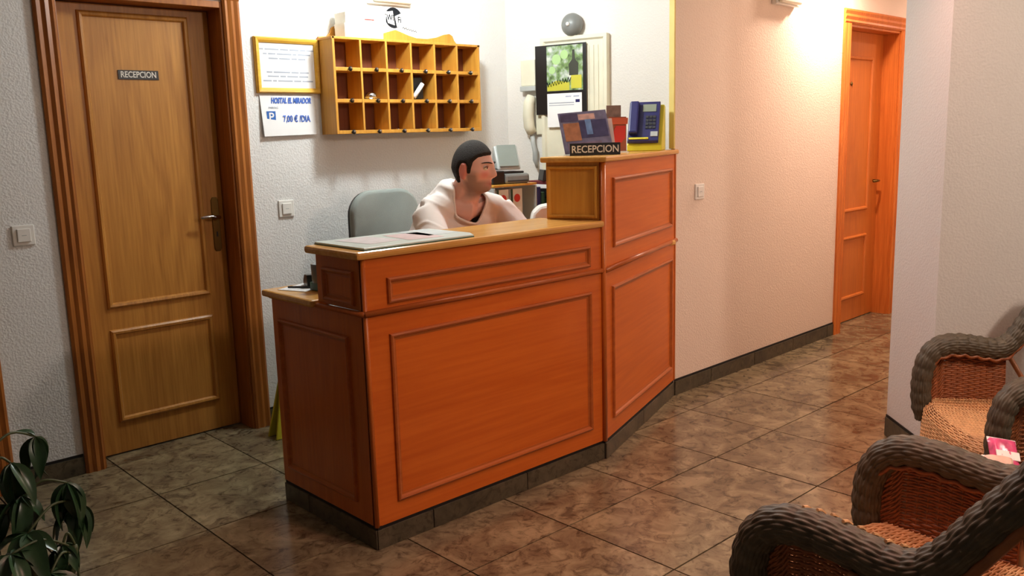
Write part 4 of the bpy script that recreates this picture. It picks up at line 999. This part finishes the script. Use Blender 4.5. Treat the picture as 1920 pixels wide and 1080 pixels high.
far = copy_tree(near); far.location = (3.415, .93, 0); far.rotation_euler = (0, 0, R(44)); far.scale = (1, .82, 1); far['label'] = 'wicker armchair by the pillar with its side to the white wall'
# frayed spot on the near arm: bare stakes over the worn weave
for k in range(8):
    y = .225-.030*k; z = arm_top(y); rr_ = .0450; a_, c_ = R(8+6*(k % 3)), R(42+5*(k % 2))
    MB().tube([(-.302+rr_*math.sin(a_), y, z+rr_*math.cos(a_)), (-.302+rr_*math.sin((a_+c_)/2), y-.003, z+(rr_+.001)*math.cos((a_+c_)/2)), (-.302+rr_*math.sin(c_), y-.006, z+rr_*math.cos(c_))], .0042, 6).build('bare_stake', M['wickt'], near)

# side table with packets between the chairs
e = empty('side_table', (2.68, .83, 0), 0, 'small round cane side table between the two wicker armchairs', 'table')
MB().lathe([(.0, .385), (.20, .385), (.208, .392), (.208, .402), (.20, .408), (0, .408)], 32).build('table_top', M['cane'], e, 'auto')
for k in range(4):
    a = R(45+90*k); MB().tube([(.15*math.cos(a), .15*math.sin(a), .386), (.17*math.cos(a), .17*math.sin(a), 0)], .014, 8).build('leg', M['cane'], e, True)
def packet(name, loc, rot, sx, sz, c1, c2, label):
    e = empty(name, loc, 0, label, 'packet', 'packets on the side table'); e.rotation_euler = rot
    nx, nz, vs, fs = 10, 12, [], []
    for s_ in (-1, 1):
        for i in range(nz+1):
            for k in range(nx+1):
                u, v = k/nx*2-1, i/nz*2-1; th = .022*max(0, (1-u**4)*(1-v**6))**.6+.0008+.0018*math.sin(9*u+7*v)*(1-v*v)*(1-u*u)
                vs.append((u*sx/2*(1-.04*(1-abs(v))), s_*th, (v+1)*sz/2))
    n = (nx+1)*(nz+1)
    for i in range(nz):
        for k in range(nx):
            a_ = i*(nx+1)+k; q_ = (a_, a_+1, a_+nx+2, a_+nx+1); fs.append(q_); fs.append(tuple(n+w_ for w_ in q_[::-1]))
    MB().add(vs, fs).build('pouch', c1, e, True)
    MB().box(-sx/2, sx/2, -.0012, .0012, sz-.012, sz+.002).build('crimped_seal', M['white'], e); MB().box(-sx*.38, sx*.42, -.0236, -.020, sz*.30, sz*.55).build('printed_band', c2, e, bevel=.001)
    return e
packet('snack_packet', (2.740, .815, .4200), (R(-48), R(10), R(-50)), .085, .115, M['pink'], M['white'], 'pink foil packet at the back of the packets')
packet('snack_packet', (2.640, .790, .4250), (R(-62), R(6), R(-55)), .085, .10, M['peach'], M['red'], 'peach and red packet leaning in front of the pink one')
packet('snack_packet', (2.675, .905, .4330), (R(-75), 0, R(-20)), .06, .08, M['white'], M['pink'], 'small white packet lying at the left end of the packets')

# ------------------------------------------------------------------ pot plant at the lower left
pt = empty('umbrella_plant', (.50, 2.34, 0), 0, 'dark green umbrella plant with drooping leaflets at the lower left', 'plant')
MB().lathe([(.0, 0), (.10, 0), (.135, .22), (.15, .22), (.15, .25), (.125, .25), (.12, .225), (0, .225)], 28).build('pot', M['terra'], pt, 'auto')
MB().lathe([(0, .215), (.122, .222), (0, .23)], 20).build('soil', M['soil'], pt, True)
def leaflet_mesh(L_, W_, droop, cup):
    vs, fs = [], []; n = 9
    for i in range(n+1):
        t_ = i/n; wd = W_*math.sin(math.pi*min(1, t_**.8*1.0))**.8*(1 if t_ < .97 else .1)+.0012
        zc = -droop*t_*t_*L_; 
        for k in (-1, -.5, 0, .5, 1): vs.append((k*wd/2, t_*L_*(1-.15*droop*t_), zc+cup*abs(k)**1.5*wd))
    for i in range(n):
        for k in range(4): fs.append((i*5+k, i*5+k+1, i*5+k+6, i*5+k+5))
    me = MB().add(vs, fs).mesh('leaflet', M['leaf']); me.polygons.foreach_set('use_smooth', [True]*len(me.polygons)); return me
lm = [leaflet_mesh(.120, .042, .45, .22), leaflet_mesh(.100, .036, .6, .25), leaflet_mesh(.085, .032, .35, .2), leaflet_mesh(.130, .046, .7, .2)]
def compound(base, tip, n, tilt, mesh_i, az0, spread=360):
    """a leaf: stalk from the stem to a hub, leaflets radiating and drooping from it"""
    base, tip = Vector(base), Vector(tip); mid = (base+tip)/2+Vector((0, 0, .03))
    st = MB().tube(catmull([base, mid, tip], 5), [.0032]*10+[.0022], 6).build('leaf_stalk', M['stem'], pt, True)
    for k in range(n):
        az = az0+spread*k/n+random.uniform(-9, 9); m_ = lm[(mesh_i+(k % 2)) % 4]
        o = bpy.data.objects.new('leaflet', m_); col.objects.link(o); o.parent = st
        o.location = tip; o.rotation_euler = Euler((R(-tilt+random.uniform(-14, 14)), R(random.uniform(-15, 15)), R(az)), 'XYZ'); s_ = random.uniform(.85, 1.1); o.scale = (s_, s_, s_)
def W(px, py, Y_):                                       # a point on the ray of a photo pixel at depth Y, relative to the plant
    d = rx*((px-960)/F_PX)+dn*((py-540)/F_PX)+fw; k = Y_/d.y
    return Vector((d.x*k-.50, Y_-2.34, CAM_H+d.z*k))
for q_ in ([(0, 0, .20), (.01, 0, .45), (0, .02, .60)], [(.03, .02, .20), (.10, .02, .42), (.13, .0, .56)], [(-.03, 0, .2), (-.07, .02, .5), (-.05, .03, .74)], [(.02, -.04, .2), (.07, -.08, .38), (.09, -.08, .47)]):
    MB().tube(catmull(q_, 6), [.009]*12+[.006], 8).build('stem', M['stem'], pt, True)
compound((-.05, .03, .72), W(66, 818, 2.42), 5, 55, 0, 20)
o = bpy.data.objects.new('leaflet', lm[1]); col.objects.link(o); o.parent = pt; o.location = W(66, 818, 2.42); o.rotation_euler = (R(48), 0, R(70)); o.scale = (.8, .62, .8)
compound((-.05, .03, .66), W(20, 868, 2.36), 7, 50, 3, 60)
compound((.0, .02, .58), W(126, 905, 2.34), 7, 52, 3, 10)
compound((.13, 0, .55), W(52, 1000, 2.28), 8, 8, 2, 30)
compound((.13, 0, .50), W(140, 945, 2.36), 7, 42, 0, 100)
compound((.0, .02, .50), W(40, 930, 2.34), 7, 30, 2, 20)
compound((.09, -.08, .46), W(20, 1040, 2.22), 7, 20, 0, 0)
compound((.09, -.08, .47), W(118, 1020, 2.26), 7, 35, 1, 50)
compound((.09, -.08, .44), W(95, 1075, 2.20), 8, 25, 3, 15)
compound((.09, -.08, .40), W(150, 1095, 2.24), 7, 30, 1, 40)
compound((-.07, .02, .50), W(-10, 950, 2.36), 6, 40, 1, 80)
